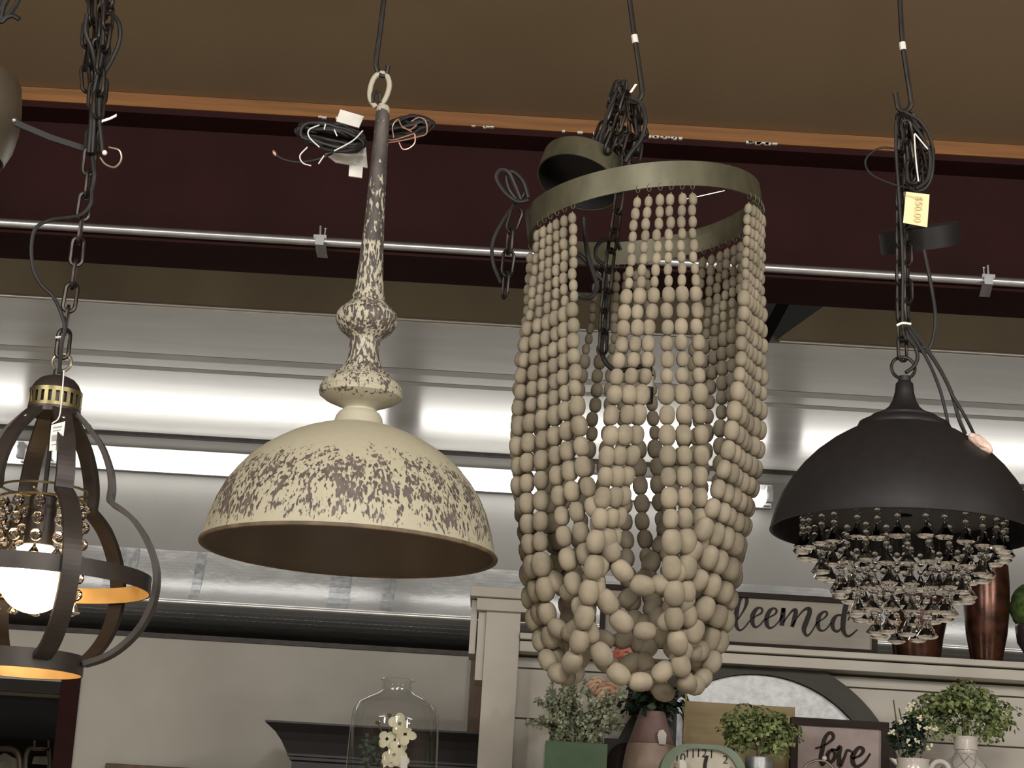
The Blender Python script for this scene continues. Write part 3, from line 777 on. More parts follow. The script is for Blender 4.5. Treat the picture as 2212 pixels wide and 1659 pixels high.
for (g, j, h, j2, ybot) in swags:
    A, B = gp(g, j), gp(h, j2)
    zbot = zat(X3, (A.y + B.y) / 2, ybot)
    pv = Vector((-(B.y - A.y), B.x - A.x, 0))
    ta = Vector((-math.sin(groups[g]), math.cos(groups[g]), 0)); tb = Vector((-math.sin(groups[h]), math.cos(groups[h]), 0))
    path, L = swag_path(A - Vector((0, 0, 0.010)), B - Vector((0, 0, 0.010)), zbot, (j - 4) * 0.0105 * (1 if ta.dot(pv) > 0 else -1), (j2 - 1) * 0.0105 * (1 if tb.dot(pv) > 0 else -1))
    n = len(path) - 1
    def at(q):
        f = min(1, max(0, q / L)) * n; i = min(n - 1, int(f)); return path[i].lerp(path[i + 1], f - i)
    half = [(25, 17.5)] * 8 + [(34, 27)] * 6 + [(42, 33.5)] * 7 + [(51, 40.5)] * 60
    seq, q_ = [], 0.002
    while q_ < L / 2:
        ln, wd = half[len(seq)]; ln *= s3; wd *= s3
        if q_ + ln / 2 > L / 2: break
        seq.append((q_ + ln / 2, ln, wd)); q_ += ln * 0.985
    gap = L / 2 - (seq[-1][0] + seq[-1][1] / 2)
    full = seq + [(L - a_, ln, wd) for a_, ln, wd in seq[::-1]]
    if gap > seq[-1][1] * 0.22: full.append((L / 2, max(gap * 2, seq[-1][1] * .8), seq[-1][2]))
    mbs = MB(); mbs.tube(path[::4], 0.0008, 4)
    mine = []
    for a_, ln, wd in full:
        c = at(a_); t = at(a_ + 0.008) - at(a_ - 0.008)
        t = t.normalized() if t.length > 1e-6 else Vector((0, 0, 1))
        t = (t + Vector((rnd.uniform(-.06, .06), rnd.uniform(-.06, .06), 0))).normalized()
        q = rnd.uniform(0.95, 1.06); jx = Vector((rnd.uniform(-1, 1), rnd.uniform(-1, 1), 0)) * 0.0016
        mine.append((c + jx, wd / 2 * q, ln / 2 * q * 1.02, t))
    strand_objs.append([mbs, mine, (A, B)])
allb = sorted([(b[0].y - b[1] * 12, si, bi) for si, (_, ml, _e) in enumerate(strand_objs) for bi, b in enumerate(ml) if b[1] > 14 * s3])
pick = set((si, bi) for _, si, bi in allb[:100])      # the hundred that show largest
for si, (mbs, ml, ends) in enumerate(strand_objs):
    for bi, (c, rx, rz, t) in enumerate(ml):
        if (si, bi) not in pick: mbs.ell(c, rx, rz * .97, t, 12, 9, barrel=0.74)
    so = mbs.build('bead_strand', M['wood'], L3)
    for bi, (c, rx, rz, t) in enumerate(ml):
        if (si, bi) in pick: MB().ell(c, rx, rz * .97, t, 16, 11, barrel=0.74).build('wooden_bead', M['wood'], so)
    for e_ in ends:
        MB().tube([e_ + Vector((0, 0, 0.004)) + Vector((0.0028 * math.cos(q), -0.001, 0.006 * math.sin(q) - 0.004)) for q in [2 * PI * i / 10 for i in range(10)]], 0.0008, 4, closed=True).build('wire_hook', M['ringbrass'], so)
# canopy, chain and cord of the chandelier
tilted_cup('ceiling_canopy', P(1256, 374, Y3 + 0.05), 94 * s3, 56 * s3, (0.24, 0.30, 0.92), M['ringbrass'], L3)
LX = L3
chain(MB(), px([(1340, 178), (1310, 260), (1290, 310)], Y3 + 0.01), 0.040, 0.017, 0.0028, 0.3).build('chain', M['chain'], LX)
chain(MB(), px([(1356, 200), (1335, 270), (1310, 330)], Y3 - 0.01), 0.040, 0.017, 0.0028, 0.9).build('chain', M['chain'], LX)
chain(MB(), px([(1362, 218), (1368, 280), (1352, 340), (1350, 372)], Y3), 0.040, 0.017, 0.0028, 0.6).build('chain', M['chain'], LX)
chain(MB(), px([(1375, 225), (1378, 290), (1372, 350)], Y3 + 0.03), 0.040, 0.017, 0.0028, 0.2).build('chain', M['chain'], LX)
for pts in ([(1345, 190), (1322, 260), (1300, 340)], [(1352, 205), (1345, 290), (1325, 355)], [(1338, 195), (1308, 280), (1290, 330)], [(1368, 225), (1384, 280), (1375, 330)]):
    chain(MB(), px(pts, Y3 + 0.02), 0.040, 0.018, 0.003, 0.4 + pts[0][0]).build('chain', M['chain'], LX)
chain(MB(), px([(1330, 210), (1325, 280), (1340, 350)], Y3 + 0.03), 0.040, 0.017, 0.0028, 1.4).build('chain', M['chain'], LX)
chain(MB(), px([(1118, 452), (1103, 500), (1098, 560), (1090, 640)], Y3 - 0.06), 0.042, 0.018, 0.0026, 0.4).build('chain', M['chain'], LX)
chain(MB(), px([(1345, 372), (1332, 470), (1318, 560), (1308, 650), (1302, 760)], Y3 + 0.02), 0.040, 0.017, 0.0028, 0.8).build('chain', M['chain'], LX)
for pts, r_, dy in (([(1362, 212), (1385, 225), (1394, 262), (1385, 300), (1362, 330), (1350, 350)], .0036, -.02), ([(1335, 195), (1315, 240), (1300, 290), (1292, 330)], .0034, .0),
                ([(1340, 178), (1337, 190), (1346, 212)], .003, -.01), ([(1352, 200), (1353, 182), (1348, 175), (1343, 186)], .003, -.01),
                ([(1142, 432), (1118, 435), (1090, 415), (1072, 385), (1080, 368), (1098, 372), (1112, 400), (1125, 432)], .0034, -.06), ([(1120, 436), (1100, 410), (1094, 380), (1108, 372), (1130, 392), (1142, 428)], .0034, -.055),
                ([(1118, 440), (1135, 410), (1118, 380)], .0030, -.05), ([(1112, 440), (1085, 480), (1064, 525), (1066, 570), (1082, 610)], .0030, -.05),
                ([(1262, 470), (1268, 540), (1282, 590), (1290, 620), (1275, 642), (1252, 640), (1235, 622)], .0040, .02), ([(1235, 540), (1262, 560), (1285, 590), (1305, 610)], .0040, .03),
                ([(1312, 575), (1290, 560), (1288, 535), (1305, 518), (1330, 520), (1340, 540)], .0034, .02), ([(1308, 590), (1310, 680), (1300, 760), (1330, 800), (1390, 790)], .0040, .04)):
    MB().tube(spline([P(x, y, Y3 + dy + 0.003 * math.sin(x)) for x, y in pts], 6), r_, 7).build('power_cord', M['cord'], L3)
sk = MB().lathe([(0.001, 0), (0.006, 0), (0.006, -0.03), (0.009, -0.03), (0.009, -0.075), (0.001, -0.075)], P(1402, 770, Y3), 20)
sk.build('socket', M['black'], L3)
MB().lathe([(0.0093, -0.033), (0.0093, -0.05)], P(1402, 770, Y3), 20).build('socket_label', M['paper'], L3)
z3t = MB(); z3t.bar(px([(1362, 200), (1374, 182)], Y3 - 0.03), Vector((1, 0, 0)), 0.004, 0.0015); z3t.build('zip_tie', M['zipwhite'], L3)
wr = MB(); wr.tube(px([(1465, 434), (1565, 412)], Y3 - 0.02) , 0.0008, 4); wr.build('brace_wire', M['conduit'], L3)

def to_ceiling(pp):
    q = Vector(pp[-1]); return list(pp) + [Vector((q.x, q.y, zt_top - 0.004))]
# ================================================================== LAMP 1: wire-globe lantern, lit
ax1 = P(78, 1220, Y1); X1 = ax1.x; s1 = S(ax1)
Z1 = lambda y: zat(X1, Y1, y)
L1 = root('globe_lantern', 'lit dark metal globe lantern with crystal beads round a glowing bulb', 'pendant lamp', (X1, Y1, Z1(1432)))
capz = [(0, 798), (11, 798), (12, 813), (24, 815), (38, 821), (48, 831), (55, 844), (57, 851)]
MB().lathe([(r * s1, Z1(y)) for r, y in capz], (X1, Y1, 0), 40).build('cap', M['bronze'], L1)
MB().lathe([(r * s1, Z1(y)) for r, y in [(51, 848), (51, 885), (58, 885), (59, 898), (30, 901), (0.5, 903)]], (X1, Y1, 0), 40).build('cap_base', M['bronze'], L1)
bb = MB()
for y0, y1_ in ((846, 855), (878, 886)):
    bb.lathe([(55 * s1, Z1(y0)), (58 * s1, Z1(y0)), (58 * s1, Z1(y1_)), (55 * s1, Z1(y1_))], (X1, Y1, 0), 40, closed=True)
for i in range(22):
    a = 2 * PI * i / 22
    c0 = Vector((X1 + 56.8 * s1 * math.cos(a), Y1 + 56.8 * s1 * math.sin(a), 0)); sd = Vector((-math.sin(a), math.cos(a), 0))
    bb.bar([c0 + Vector((0, 0, Z1(y))) for y in (853, 860, 866, 872, 880)], sd, 8.5 * s1, 0.0015)
bb.build('pierced_band', M['brass'], L1, label='pierced brass band')
ribp = [(52, 893), (66, 905), (90, 930), (113, 957), (130, 988), (142, 1020), (147, 1050), (146, 1072), (150, 1080), (172, 1092), (200, 1112), (226, 1142), (246, 1175), (260, 1210), (265, 1242),
        (264, 1272), (257, 1305), (243, 1338), (222, 1368), (196, 1394), (165, 1414), (128, 1428)]
for i in range(6):
    a = math.radians(-2 + 60 * i)
    rad = Vector((math.cos(a), math.sin(a), 0)); sd = Vector((-math.sin(a), math.cos(a), 0))
    pts = spline([Vector((X1, Y1, Z1(y))) + rad * (r * s1) for r, y in ribp], 3)
    rb = MB().bar(pts, sd, 39 * s1, 11 * s1).build('rib', M['bronze'], L1)
    MB().ell(Vector((X1, Y1, Z1(918))) + rad * (82 * s1), 0.004, 0.003, rad, 8, 6).build('rivet', M['conduit'], rb)
for nm, r, yc, hpx in (('middle_hoop', 249, 1248, 36), ('bottom_hoop', 124, 1432, 42)):
    za, zb_ = Z1(yc - hpx / 2), Z1(yc + hpx / 2)
    ho = MB().lathe([(r * s1, zb_), (r * s1, za), ((r - 2) * s1, za), ((r - 2) * s1, zb_)], (X1, Y1, 0), 72, closed=True).build(nm, M['bronze'], L1)
    MB().lathe([((r - 2.6) * s1, zb_ + .0004), ((r - 2.6) * s1, za - .0004), ((r - 3.2) * s1, za - .0004), ((r - 3.2) * s1, zb_ + .0004)], (X1, Y1, 0), 72, closed=True).build('lining', M['gold'], ho, label='gold-coloured inside face')
cg = MB(); 
for rr_, yy in ((92, 1058), (92, 1082)):
    cg.lathe([(rr_ * s1 + 0.0018 * math.cos(q), Z1(yy) + 0.0018 * math.sin(q)) for q in [2 * PI * i / 6 for i in range(6)]], (X1, Y1, 0), 48, closed=True)
for i in range(3):
    a = math.radians(28 + 120 * i); cg.tube([(X1 + 92 * s1 * math.cos(a), Y1 + 92 * s1 * math.sin(a), Z1(1070)), (X1 + 12 * s1 * math.cos(a), Y1 + 12 * s1 * math.sin(a), Z1(1074))], 0.0015, 5)
cg.build('crystal_hoop', M['brass'], L1)
MB().tube([(X1, Y1, Z1(900)), (X1, Y1, Z1(1075))], 0.0035, 8).build('centre_rod', M['bronze'], L1)
MB().lathe([(r * s1, Z1(y)) for r, y in [(1, 1070), (24, 1070), (30, 1076), (32, 1178), (26, 1180), (1, 1180)]], (X1, Y1, 0), 28).build('socket_cover', M['bronze'], L1)
for i in range(12):
    a = math.radians(8 + 30 * i); mb = MB()
    bx_, by_ = X1 + 92 * s1 * math.cos(a), Y1 + 92 * s1 * math.sin(a)
    nb_ = 6 if math.sin(a) > -0.2 else 3
    for j in range(nb_):
        mb.ell((bx_, by_, Z1(1098 + 36 * j)), 13.5 * s1, 13.5 * s1, (0, 0, 1), 8, 6, facet=True)
    ye = 1098 + 36 * (nb_ - 1) + 13; mb.tube([(bx_, by_, Z1(1070)), (bx_, by_, Z1(ye + 6))], 0.0005, 4)
    cs = mb.build('crystal_string', M['crystal'], L1)
    drop_mb(Vector((bx_, by_, Z1(ye + 4))), 13 * s1, 26 * s1, a).build('crystal_drop', M['crystal'], cs)
MB().lathe([(r * s1, Z1(y)) for r, y in [(0.5, 1181), (20, 1182), (26, 1186)]], (X1, Y1, 0), 20).build('bulb_collar', M['brass'], L1)
blb = [(18, 1183), (22, 1190)] + [(76 * math.sin(t), 1249 - 76 * math.cos(t)) for t in [math.radians(q) for q in range(24, 181, 8)]]
MB().lathe([(max(r, 0.3) * s1, Z1(y)) for r, y in blb], (X1, Y1, 0), 32).build('bulb', M['bulb'], L1, label='glowing round bulb')
c = P(133, 783, Y1); R_ = 21 * s1
MB().tube([c + Vector((R_ * math.cos(a), 0.2 * R_ * math.sin(a), R_ * math.sin(a))) for a in [2 * PI * i / 24 for i in range(24)]], 0.0026, 8, closed=True).build('hanging_ring', M['steel'], L1)
LX = L1
chain(MB(), px([(134, 768), (142, 700), (158, 610), (170, 520), (186, 420), (196, 325)], Y1), 0.044, 0.0175, 0.0031, 0.15).build('chain', M['chain'], LX)
chain(MB(), to_ceiling(px([(198, 330), (205, 200), (216, 60), (222, -60)], Y1 + 0.01)), 0.044, 0.018, 0.0030, 0.2).build('chain', M['chain'], LX)
chain(MB(), to_ceiling(px([(212, 250), (216, 170), (232, 60), (240, -60)], Y1 - 0.02)), 0.044, 0.018, 0.0030, 0.9).build('chain', M['chain'], LX)
for pts in ([(205, 330), (208, 220), (200, 120), (198, 0)], [(198, 325), (214, 230), (225, 130), (218, 20)]):
    chain(MB(), px(pts, Y1 + 0.015), 0.044, 0.018, 0.003, 0.4 + pts[0][0]).build('chain', M['chain'], LX)
chain(MB(), to_ceiling(px([(190, 195), (186, 130), (192, 60), (206, -60)], Y1 + 0.03)), 0.044, 0.018, 0.0030, 0.5).build('chain', M['chain'], LX)
for pts, r_ in (([(222, 330), (214, 240), (222, 170), (242, 130), (258, 90), (258, 55), (243, 32), (228, 28)], .0036), ([(198, 410), (196, 440), (178, 462), (150, 470), (110, 475), (78, 492), (68, 530), (72, 580), (90, 615), (115, 640), (130, 670), (140, 705), (133, 745), (128, 805)], .0030),
                ([(200, 330), (205, 240), (210, 170), (200, 110), (185, 70), (188, 30)], .0036), ([(192, 330), (198, 260), (205, 190), (222, 100), (222, -50)], .0034), ([(200, 340), (204, 380), (198, 412)], .0032)):
    MB().tube(spline([P(x, y, Y1 - 0.012 + 0.004 * math.sin(x * .7)) for x, y in pts], 6), r_, 7).build('power_cord', M['cord'], L1)
MB().bar(px([(220, 262), (238, 256), (252, 249)], Y1 - 0.03), Vector((0, 0, 1)), 0.004, 0.002).build('zip_tie', M['zipwhite'], L1); MB().ell(P(226, 330, Y1 - 0.03), 0.004, 0.004).build('zip_tie', M['zipwhite'], L1)
MB().tube(spline(px([(120, 729), (140, 727)], Y1 - 0.012), 3), 0.0014, 5).build('zip_tie', M['zipwhite'], L1)
MB().tube(spline(px([(235, 318), (258, 325), (262, 345), (248, 361), (228, 355), (216, 340)], Y1 - 0.02), 6), 0.0016, 6).build('wire_loop', M['steel'], L1)
tg1 = MB().prism(px([(111, 918), (141, 910), (133, 972), (106, 974)], Y1 - 0.075), (0, 0.001, 0)).build('price_tag', M['paper'], L1, label='small white price ticket')
tl = MB()
for (x0, y0, x1, y1_) in ((115, 922, 134, 926), (115, 930, 132, 932), (112, 940, 134, 953), (112, 960, 128, 962)):
    tl.prism(px([(x0, y0), (x1, y0 - 3), (x1 - 1, y1_ - 3), (x0 - 1, y1_)], Y1 - 0.0757), (0, 0.0006, 0))
tl.build('print_lines', M['grey_ink'], tg1)
MB().tube(spline(px([(138, 800), (134, 850), (128, 900), (112, 915)], Y1 - 0.074), 4), 0.001, 5).build('tag_string', M['paper'], L1)

# ================================================================== steel shade at the left edge
Y5 = 3.0
ax5 = P(-112, 250, Y5); s5 = S(ax5); Z5 = lambda y: zat(ax5.x, Y5, y)
L5 = root('steel_pendant', 'brushed steel bowl shade jutting in beside the lantern chain', 'pendant lamp', ax5)
q5 = Matrix.Translation(ax5) @ Matrix.Rotation(math.radians(-6), 4, 'Y')
MB().lathe([(r * s5, (250 - y) * s5) for r, y in [(20, 150), (120, 158), (148, 170), (154, 184), (155, 240), (150, 285), (138, 325), (118, 360), (114, 358), (134, 322), (146, 284), (151, 240), (150, 186), (20, 156)]], M_=q5, n=64).build('shade', M['steel'], L5)
MB().bar(px([(34, 266), (110, 298), (196, 326)], Y5 - 0.06), Vector((0, 1, 0)), 0.006, 0.009).build('side_arm', M['cord'], L5)
MB().ell(P(31, 260, Y5 - 0.06), 0.004, 0.004).build('screw', M['conduit'], L5)
tq = zt_top - 0.001
MB().tube([(ax5.x, Y5, Z5(160)), (ax5.x, Y5, tq)], 0.005, 8).build('stem', M['blackmetal'], L5)
for pts in ([(-30, 60), (0, 46), (22, 28), (40, 0), (45, -30)], [(-6, 30), (14, 5), (24, -30)], [(42, 41), (28, 34), (14, 38), (2, 48), (4, 30), (12, 0), (16, -30)], [(-10, 40), (6, 10), (10, -30)]):
    MB().tube(to_ceiling(spline(px(pts, Y5 - 0.03), 5)), 0.004, 7).build('loose_cord', M['cord'], L5)

# ================================================================== WHITE SHELVING UNIT
YU = 5.0
pz = lambda x, y: P(x, y, YU)
U = root('shelving_unit', 'tall white-painted shelving unit with plank back and a square corner post', 'shelving', (pz(1600, 1500).x, YU, 0))
xpl, xpr = pz(1043, 1450).x, pz(1121, 1400).x
zpost = pz(1080, 1285).z
MB().box((xpl, YU - 0.02, 0), (xpr, YU + 0.12, zpost)).build('corner_post', M['white'], U, bevel=0.002)
cap = MB()
cap.box((pz(1016, 1290).x, YU - 0.05, pz(1080, 1297).z), (xpr + 0.03, YU + 0.15, pz(1080, 1275).z))
cap.box((pz(1030, 1310).x, YU - 0.035, pz(1080, 1324).z), (xpr + 0.02, YU + 0.14, pz(1080, 1297).z - 0.0005))
cap.build('post_cap', M['white'], U, bevel=0.0015)
MB().box((pz(1016, 1350).x, YU + 0.0, pz(1022, 1412).z), (pz(1030, 1350).x - 0.0005, YU + 0.14, pz(1022, 1296).z)).box((pz(1030, 1390).x, YU - 0.01, pz(1036, 1470).z), (xpl - 0.0005, YU + 0.13, pz(1036, 1322).z)).build('side_moulding', M['white'], U)
xR = 2.6
zled = pz(1606, 1398).z
# plank back
zlines = [pz(1606, y).z for y in (1465, 1575, 1687, 1800, 1915, 2030, 2145, 2260, 2400)]
pb = MB(); tops = [pz(1606, 1440).z] + zlines
for i in range(len(tops) - 1):
    pb.box((xpr + 0.0005, YU + 0.06, tops[i + 1] + 0.0022), (xR, YU + 0.075, tops[i] - 0.0022))
pb.box((xpr + 0.0005, YU + 0.076, 0), (xR, YU + 0.09, tops[0]))
pb.build('plank_back', M['white'], U)
ld = MB()
ld.box((xpr + 0.0005, YU - 0.03, pz(1606, 1411).z), (xR, YU + 0.13, zled))
ld.box((xpr + 0.0005, YU - 0.012, pz(1606, 1436).z), (xR, YU + 0.12, pz(1606, 1411).z - 0.003))
ld.build('top_ledge', M['white'], U, bevel=0.0015)
zsh = P(1600, 1775, 4.78).z
MB().box((xpr + 0.0005, YU - 0.4, zsh - 0.03), (xR, YU + 0.0595, zsh)).build('shelf', M['white'], U)
MB().box((xR - 0.1, YU - 0.4, 0), (xR, YU + 0.059, zsh - 0.031)).box((xpr + 0.001, YU - 0.4, 0), (xpr + 0.09, YU + 0.059, zsh - 0.031)).build('side_panel', M['white'], U)

# ---- things on the ledge
def board_sign(name, label, x0, y0, x1, y1, Y, fwid, material_face, cat='sign', thick=0.022, zbot=None, lean=0.0):
    a, b = P(x0, y0, Y), P(x1, y1, Y)
    za, zb_ = max(a.z, b.z), min(a.z, b.z)
    if zbot is not None: zb_ = zbot
    r_ = root(name, label, cat, ((a.x + b.x) / 2, Y, zb_))
    fr = MB(); xa, xb = a.x, b.x; f_ = fwid
    fr.box((xa, Y - 0.01, za - f_), (xb, Y + thick, za)).box((xa, Y - 0.01, zb_), (xb, Y + thick, zb_ + f_))
    fr.box((xa, Y - 0.01, zb_ + f_), (xa + f_, Y + thick, za - f_)).box((xb - f_, Y - 0.01, zb_ + f_), (xb, Y + thick, za - f_))
    fr.build('frame', M['framebrown'], r_)
    MB().box((xa + f_, Y + 0.001, zb_ + f_), (xb - f_, Y + thick - 0.002, za - f_)).build('board', material_face, r_)
    return r_, (xa, xb, zb_, za)
YS = YU + 0.02
sg, ext = board_sign('lettered_sign', 'long grey framed sign with black brush lettering on the white ledge', 1300, 1262, 1894, 1403, YS, 0.0125, M['signface'], zbot=zled + 0.001)
lt = MB()
sc_, ox, oy = 6.506, 1560, 1250
T_, N_ = 46, 16
DY = [(100, 655, N_), (180, 560, 18), (215, 400, T_), (240, 300, T_ - 4), (290, 248, 26), (342, 285, 40), (338, 350, 34), (300, 430, 20), (250, 520, N_), (205, 600, N_)]
strokes = [
    [(300, 246, 30), (250, 290, 44), (215, 390, 50), (196, 520, 50), (190, 620, 46), (215, 700, 34), (255, 725, 22), (310, 690, N_), (390, 590, N_)],
    [(300, 246, 30), (338, 268, 38), (345, 330, 40), (315, 420, 26), (262, 510, N_), (200, 600, N_)],
    [(-40, 690, 30), (60, 680, 20), (180, 610, N_)],
    [(390, 590, N_), (470, 530, N_), (548, 485, 22), (562, 435, 24), (525, 408, 22), (470, 440, 40), (428, 520, 50), (425, 615, 46), (460, 680, 28), (520, 660, N_), (590, 580, N_)],
    [(590, 580, N_), (680, 535, N_), (752, 490, 22), (762, 440, 24), (725, 418, 22), (670, 450, 40), (628, 540, 50), (625, 635, 46), (665, 693, 28), (730, 670, N_), (800, 600, N_)],
    [(800, 600, N_), (850, 500, 30), (862, 412, 44), (852, 520, 54), (838, 660, 50)],
    [(845, 640, N_), (920, 530, N_), (990, 448, 26), (1034, 446, 42), (1022, 530, 50), (982, 680, 40)],
    [(982, 665, N_), (1060, 540, N_), (1150, 440, 24), (1218, 424, 46), (1228, 480, 50), (1188, 590, 54), (1150, 700, 52), (1162, 770, 36), (1200, 800, 24), (1260, 740, N_), (1330, 620, N_)],
    [(1330, 620, N_), (1420, 565, N_), (1472, 510, 22), (1465, 470, 24), (1420, 470, 24), (1362, 530, 44), (1345, 630, 48), (1362, 708, 34), (1410, 733, 22), (1470, 700, N_), (1530, 620, N_)],
    [(1690, 515, 24), (1620, 515, 26), (1565, 575, 46), (1548, 655, 46), (1575, 725, 34), (1630, 738, 26), (1690, 680, N_)],
    [(1800, 215, 30), (1765, 290, 50), (1730, 420, 56), (1703, 580, 56), (1700, 715, 50), (1740, 798, 34), (1800, 800, 24), (1900, 715, N_)],
    [(1800, 215, 30), (1845, 260, 26), (1848, 350, 24), (1830, 460, 24), (1765, 590, N_)],
    # letters hidden behind the beads: capital R, e and the bowl of the first d
    [(-350, 560, N_), (-250, 520, N_), (-120, 560, 30)], [(-900, 250, 46), (-930, 480, 56), (-950, 740, 50)], [(-960, 300, 20), (-840, 235, 30), (-740, 300, 46), (-790, 430, 40), (-910, 490, 20)], [(-900, 490, 20), (-800, 600, 44), (-720, 720, 30), (-640, 640, N_)],
    [(-640, 640, N_), (-530, 560, N_), (-470, 490, 22), (-510, 440, 24), (-570, 500, 44), (-580, 620, 48), (-530, 690, 26), (-440, 640, N_), (-350, 560, N_)],
    [(60, 480, 24), (-40, 480, 28), (-120, 560, 46), (-110, 660, 44), (-40, 690, 30)],
]
for st in strokes: script_stroke(lt, st, YS + 0.0008, ox, oy, sc_, 1.0)
lt.build('lettering', M['ink'], sg)
def lathe_thing(name, label, cat, cx, prof_px, Y, material, zbase, part='body', n=40, extra=None, sc=None):
    """prof_px: (half width, y) photo points top to bottom; the foot is set on zbase"""
    c = P(cx, prof_px[0][1], Y); s_ = S(c)
    r_ = root(name, label, cat, (c.x, Y, zbase))
    pr_ = [(r * s_, zat(c.x, Y, y)) for r, y in prof_px]
    dz_ = zbase + 0.0005 - pr_[-1][1]
    pr_[-1] = (pr_[-1][0], zbase + 0.0005)
    pr_ = [(0.0005, pr_[0][1] - 0.004)] * 0 + pr_ + [(0.0005, zbase + 0.0005)]
    # wall thickness inside the mouth
    ri = max(pr_[0][0] - 0.003, 0.001)
    pr_ = [(0.0005, pr_[0][1] - 0.03), (ri, pr_[0][1] - 0.03), (ri, pr_[0][1])] + pr_
    MB().lathe(pr_, (c.x, Y, 0), n).build(part, material, r_)
    return r_, c, s_
YLg = YU + 0.03
lathe_thing('barrel_vase', 'brown barrel vase on the white ledge, seen through the hanging crystals', 'vase', 1982, [(58, 1290), (63, 1315), (62, 1345), (55, 1380), (50, 1408)], YLg, M['mercury'], zled)
lathe_thing('tall_vase', 'tall shiny brown mottled glass vase right of the crystals', 'vase', 2131, [(46, 1222), (49, 1260), (49, 1310), (44, 1370), (36, 1412), (33, 1420)], YLg, M['mercury'], zled)
mv, c, s_ = lathe_thing('moss_planter', 'dark goblet planter holding a round green moss ball', 'planter', 2236, [(40, 1350), (43, 1356), (38, 1390), (24, 1412), (22, 1425)], YLg, M['plum'], zled)
mb = MB(); mb.ell((c.x, YLg, zat(c.x, YLg, 1312)), 54 * s_, 54 * s_, (0, 0, 1), 28, 18)
rnd = random.Random(2)
for v in mb.v:
    d = v - Vector((c.x, YLg, zat(c.x, YLg, 1312))); v += d * rnd.uniform(-.03, .04)
mb.build('moss_ball', M['moss'], mv)

# ---- round galvanised wall piece
YM = YU + 0.045
cm = P(1632, 1738, YM); sm = S(cm)
arc = root('round_wall_plaque', 'large round charcoal-framed wall plaque with galvanised metal and a wood band', 'wall decor', cm)
Tm = Matrix.Translation(cm) @ Matrix.Rotation(PI / 2, 4, 'X')
ro, ri = 326 * sm, 280 * sm
MB().lathe([(ro, -0.012), (ro, 0.014), (ri, 0.014), (ri, -0.012)], M_=Tm, n=96, closed=True, smooth=False).build('frame_ring', M['charcoal'], arc)
def chord_disc(y0, y1, material, nm, thick0, thick1):
    zt, zb_ = P(1632, y0, YM).z - cm.z, P(1632, y1, YM).z - cm.z
    r = ri - 0.0006; zt = min(zt, r * 0.9999); zb_ = max(zb_, -r * 0.9999)
    a0, a1 = math.asin(zb_ / r), math.asin(zt / r); n = 24
    poly = [(cm.x + r * math.cos(a0 + (a1 - a0) * i / n), YM + thick0, cm.z + r * math.sin(a0 + (a1 - a0) * i / n)) for i in range(n + 1)]
    poly += [(cm.x - r * math.cos(a1 + (a0 - a1) * i / n), YM + thick0, cm.z + r * math.sin(a1 + (a0 - a1) * i / n)) for i in range(n + 1)]
    MB().prism(poly[::-1], (0, thick1 - thick0, 0)).build(nm, material, arc)
chord_disc(1400, 2100, M['galv'], 'metal_disc', 0.002, 0.010)
qa, qb = P(1478, 1520, YM - 0.02), P(1712, 1790, YM - 0.02)
MB().box((qa.x, YM - 0.020, qb.z), (qb.x, YM - 0.0125, P(1600, 1521, YM - 0.02).z)).build('wood_board', M['tan'], arc)

# ---- plants and pots on the shelf
def leafy(mb, c, nrm, size, rnd):
    """one small leaf: a bent diamond"""
    nrm = Vector(nrm).normalized(); t = nrm.orthogonal().normalized()
    t = Quaternion(nrm, rnd.uniform(0, 2 * PI)) @ t; b = nrm.cross(t)
    L_, w = size, size * 0.42; u = nrm * size * 0.22
    mb.add([c, c + t * L_ * .5 + b * w + u, c + t * L_ + u * .4, c + t * L_ * .5 - b * w + u, c + t * L_ * .5 + u * .4], [(0, 4, 1), (1, 4, 2), (2, 4, 3), (3, 4, 0)], True)
def bush(parent, c, rx, rz, n, size, material, seed, name='foliage', squash=0.0, ry=None):
    rnd = random.Random(seed); mb = MB(); ry = ry or rx
    lumps = []
    for _ in range(46):
        while True:
            d = Vector((rnd.gauss(0, 1), rnd.gauss(0, 1), rnd.gauss(0.25, 1))).normalized()
            if d.z > -0.85: break
        k = rnd.uniform(0.35, 0.95)
        lumps.append((Vector((d.x * rx * k, d.y * ry * k, d.z * rz * k)), rnd.uniform(0.2, 0.34)))
    for i in range(n):
        o, kr = rnd.choice(lumps)
        d = Vector((rnd.gauss(0, 1), rnd.gauss(0, 1), rnd.gauss(0.3, 1))).normalized()
        p = Vector(c) + o + Vector((d.x * rx, d.y * ry, d.z * rz)) * kr * rnd.uniform(.75, 1.05)
        leafy(mb, p, (d + Vector((0, -.25, .5)) + Vector((rnd.uniform(-.5, .5), rnd.uniform(-.5, .5), rnd.uniform(-.3, .5)))), size * rnd.uniform(.7, 1.25), rnd)
    return mb.build(name, material, parent)
YP = 4.78
def zp(x, y, Y=YP): return P(x, y, Y)
# leafy bush in a zinc pot
gp_, c, s_ = lathe_thing('potted_bush', 'bright green bush in a small zinc pot left of the framed lettered print', 'potted plant', 1640, [(29, 1636), (30, 1639), (28, 1680), (25, 1770)], 4.68, M['galv'], zsh, 'pot')
bush(gp_, zp(1638, 1586, 4.68), 90 * s_, 55 * s_, 2200, 0.0115, M['leaf'], 21, ry=0.06)
MB().tube([zp(1640, 1640, 4.68), zp(1640, 1580, 4.68)], 0.006, 6).build('stem', M['stem'], gp_)
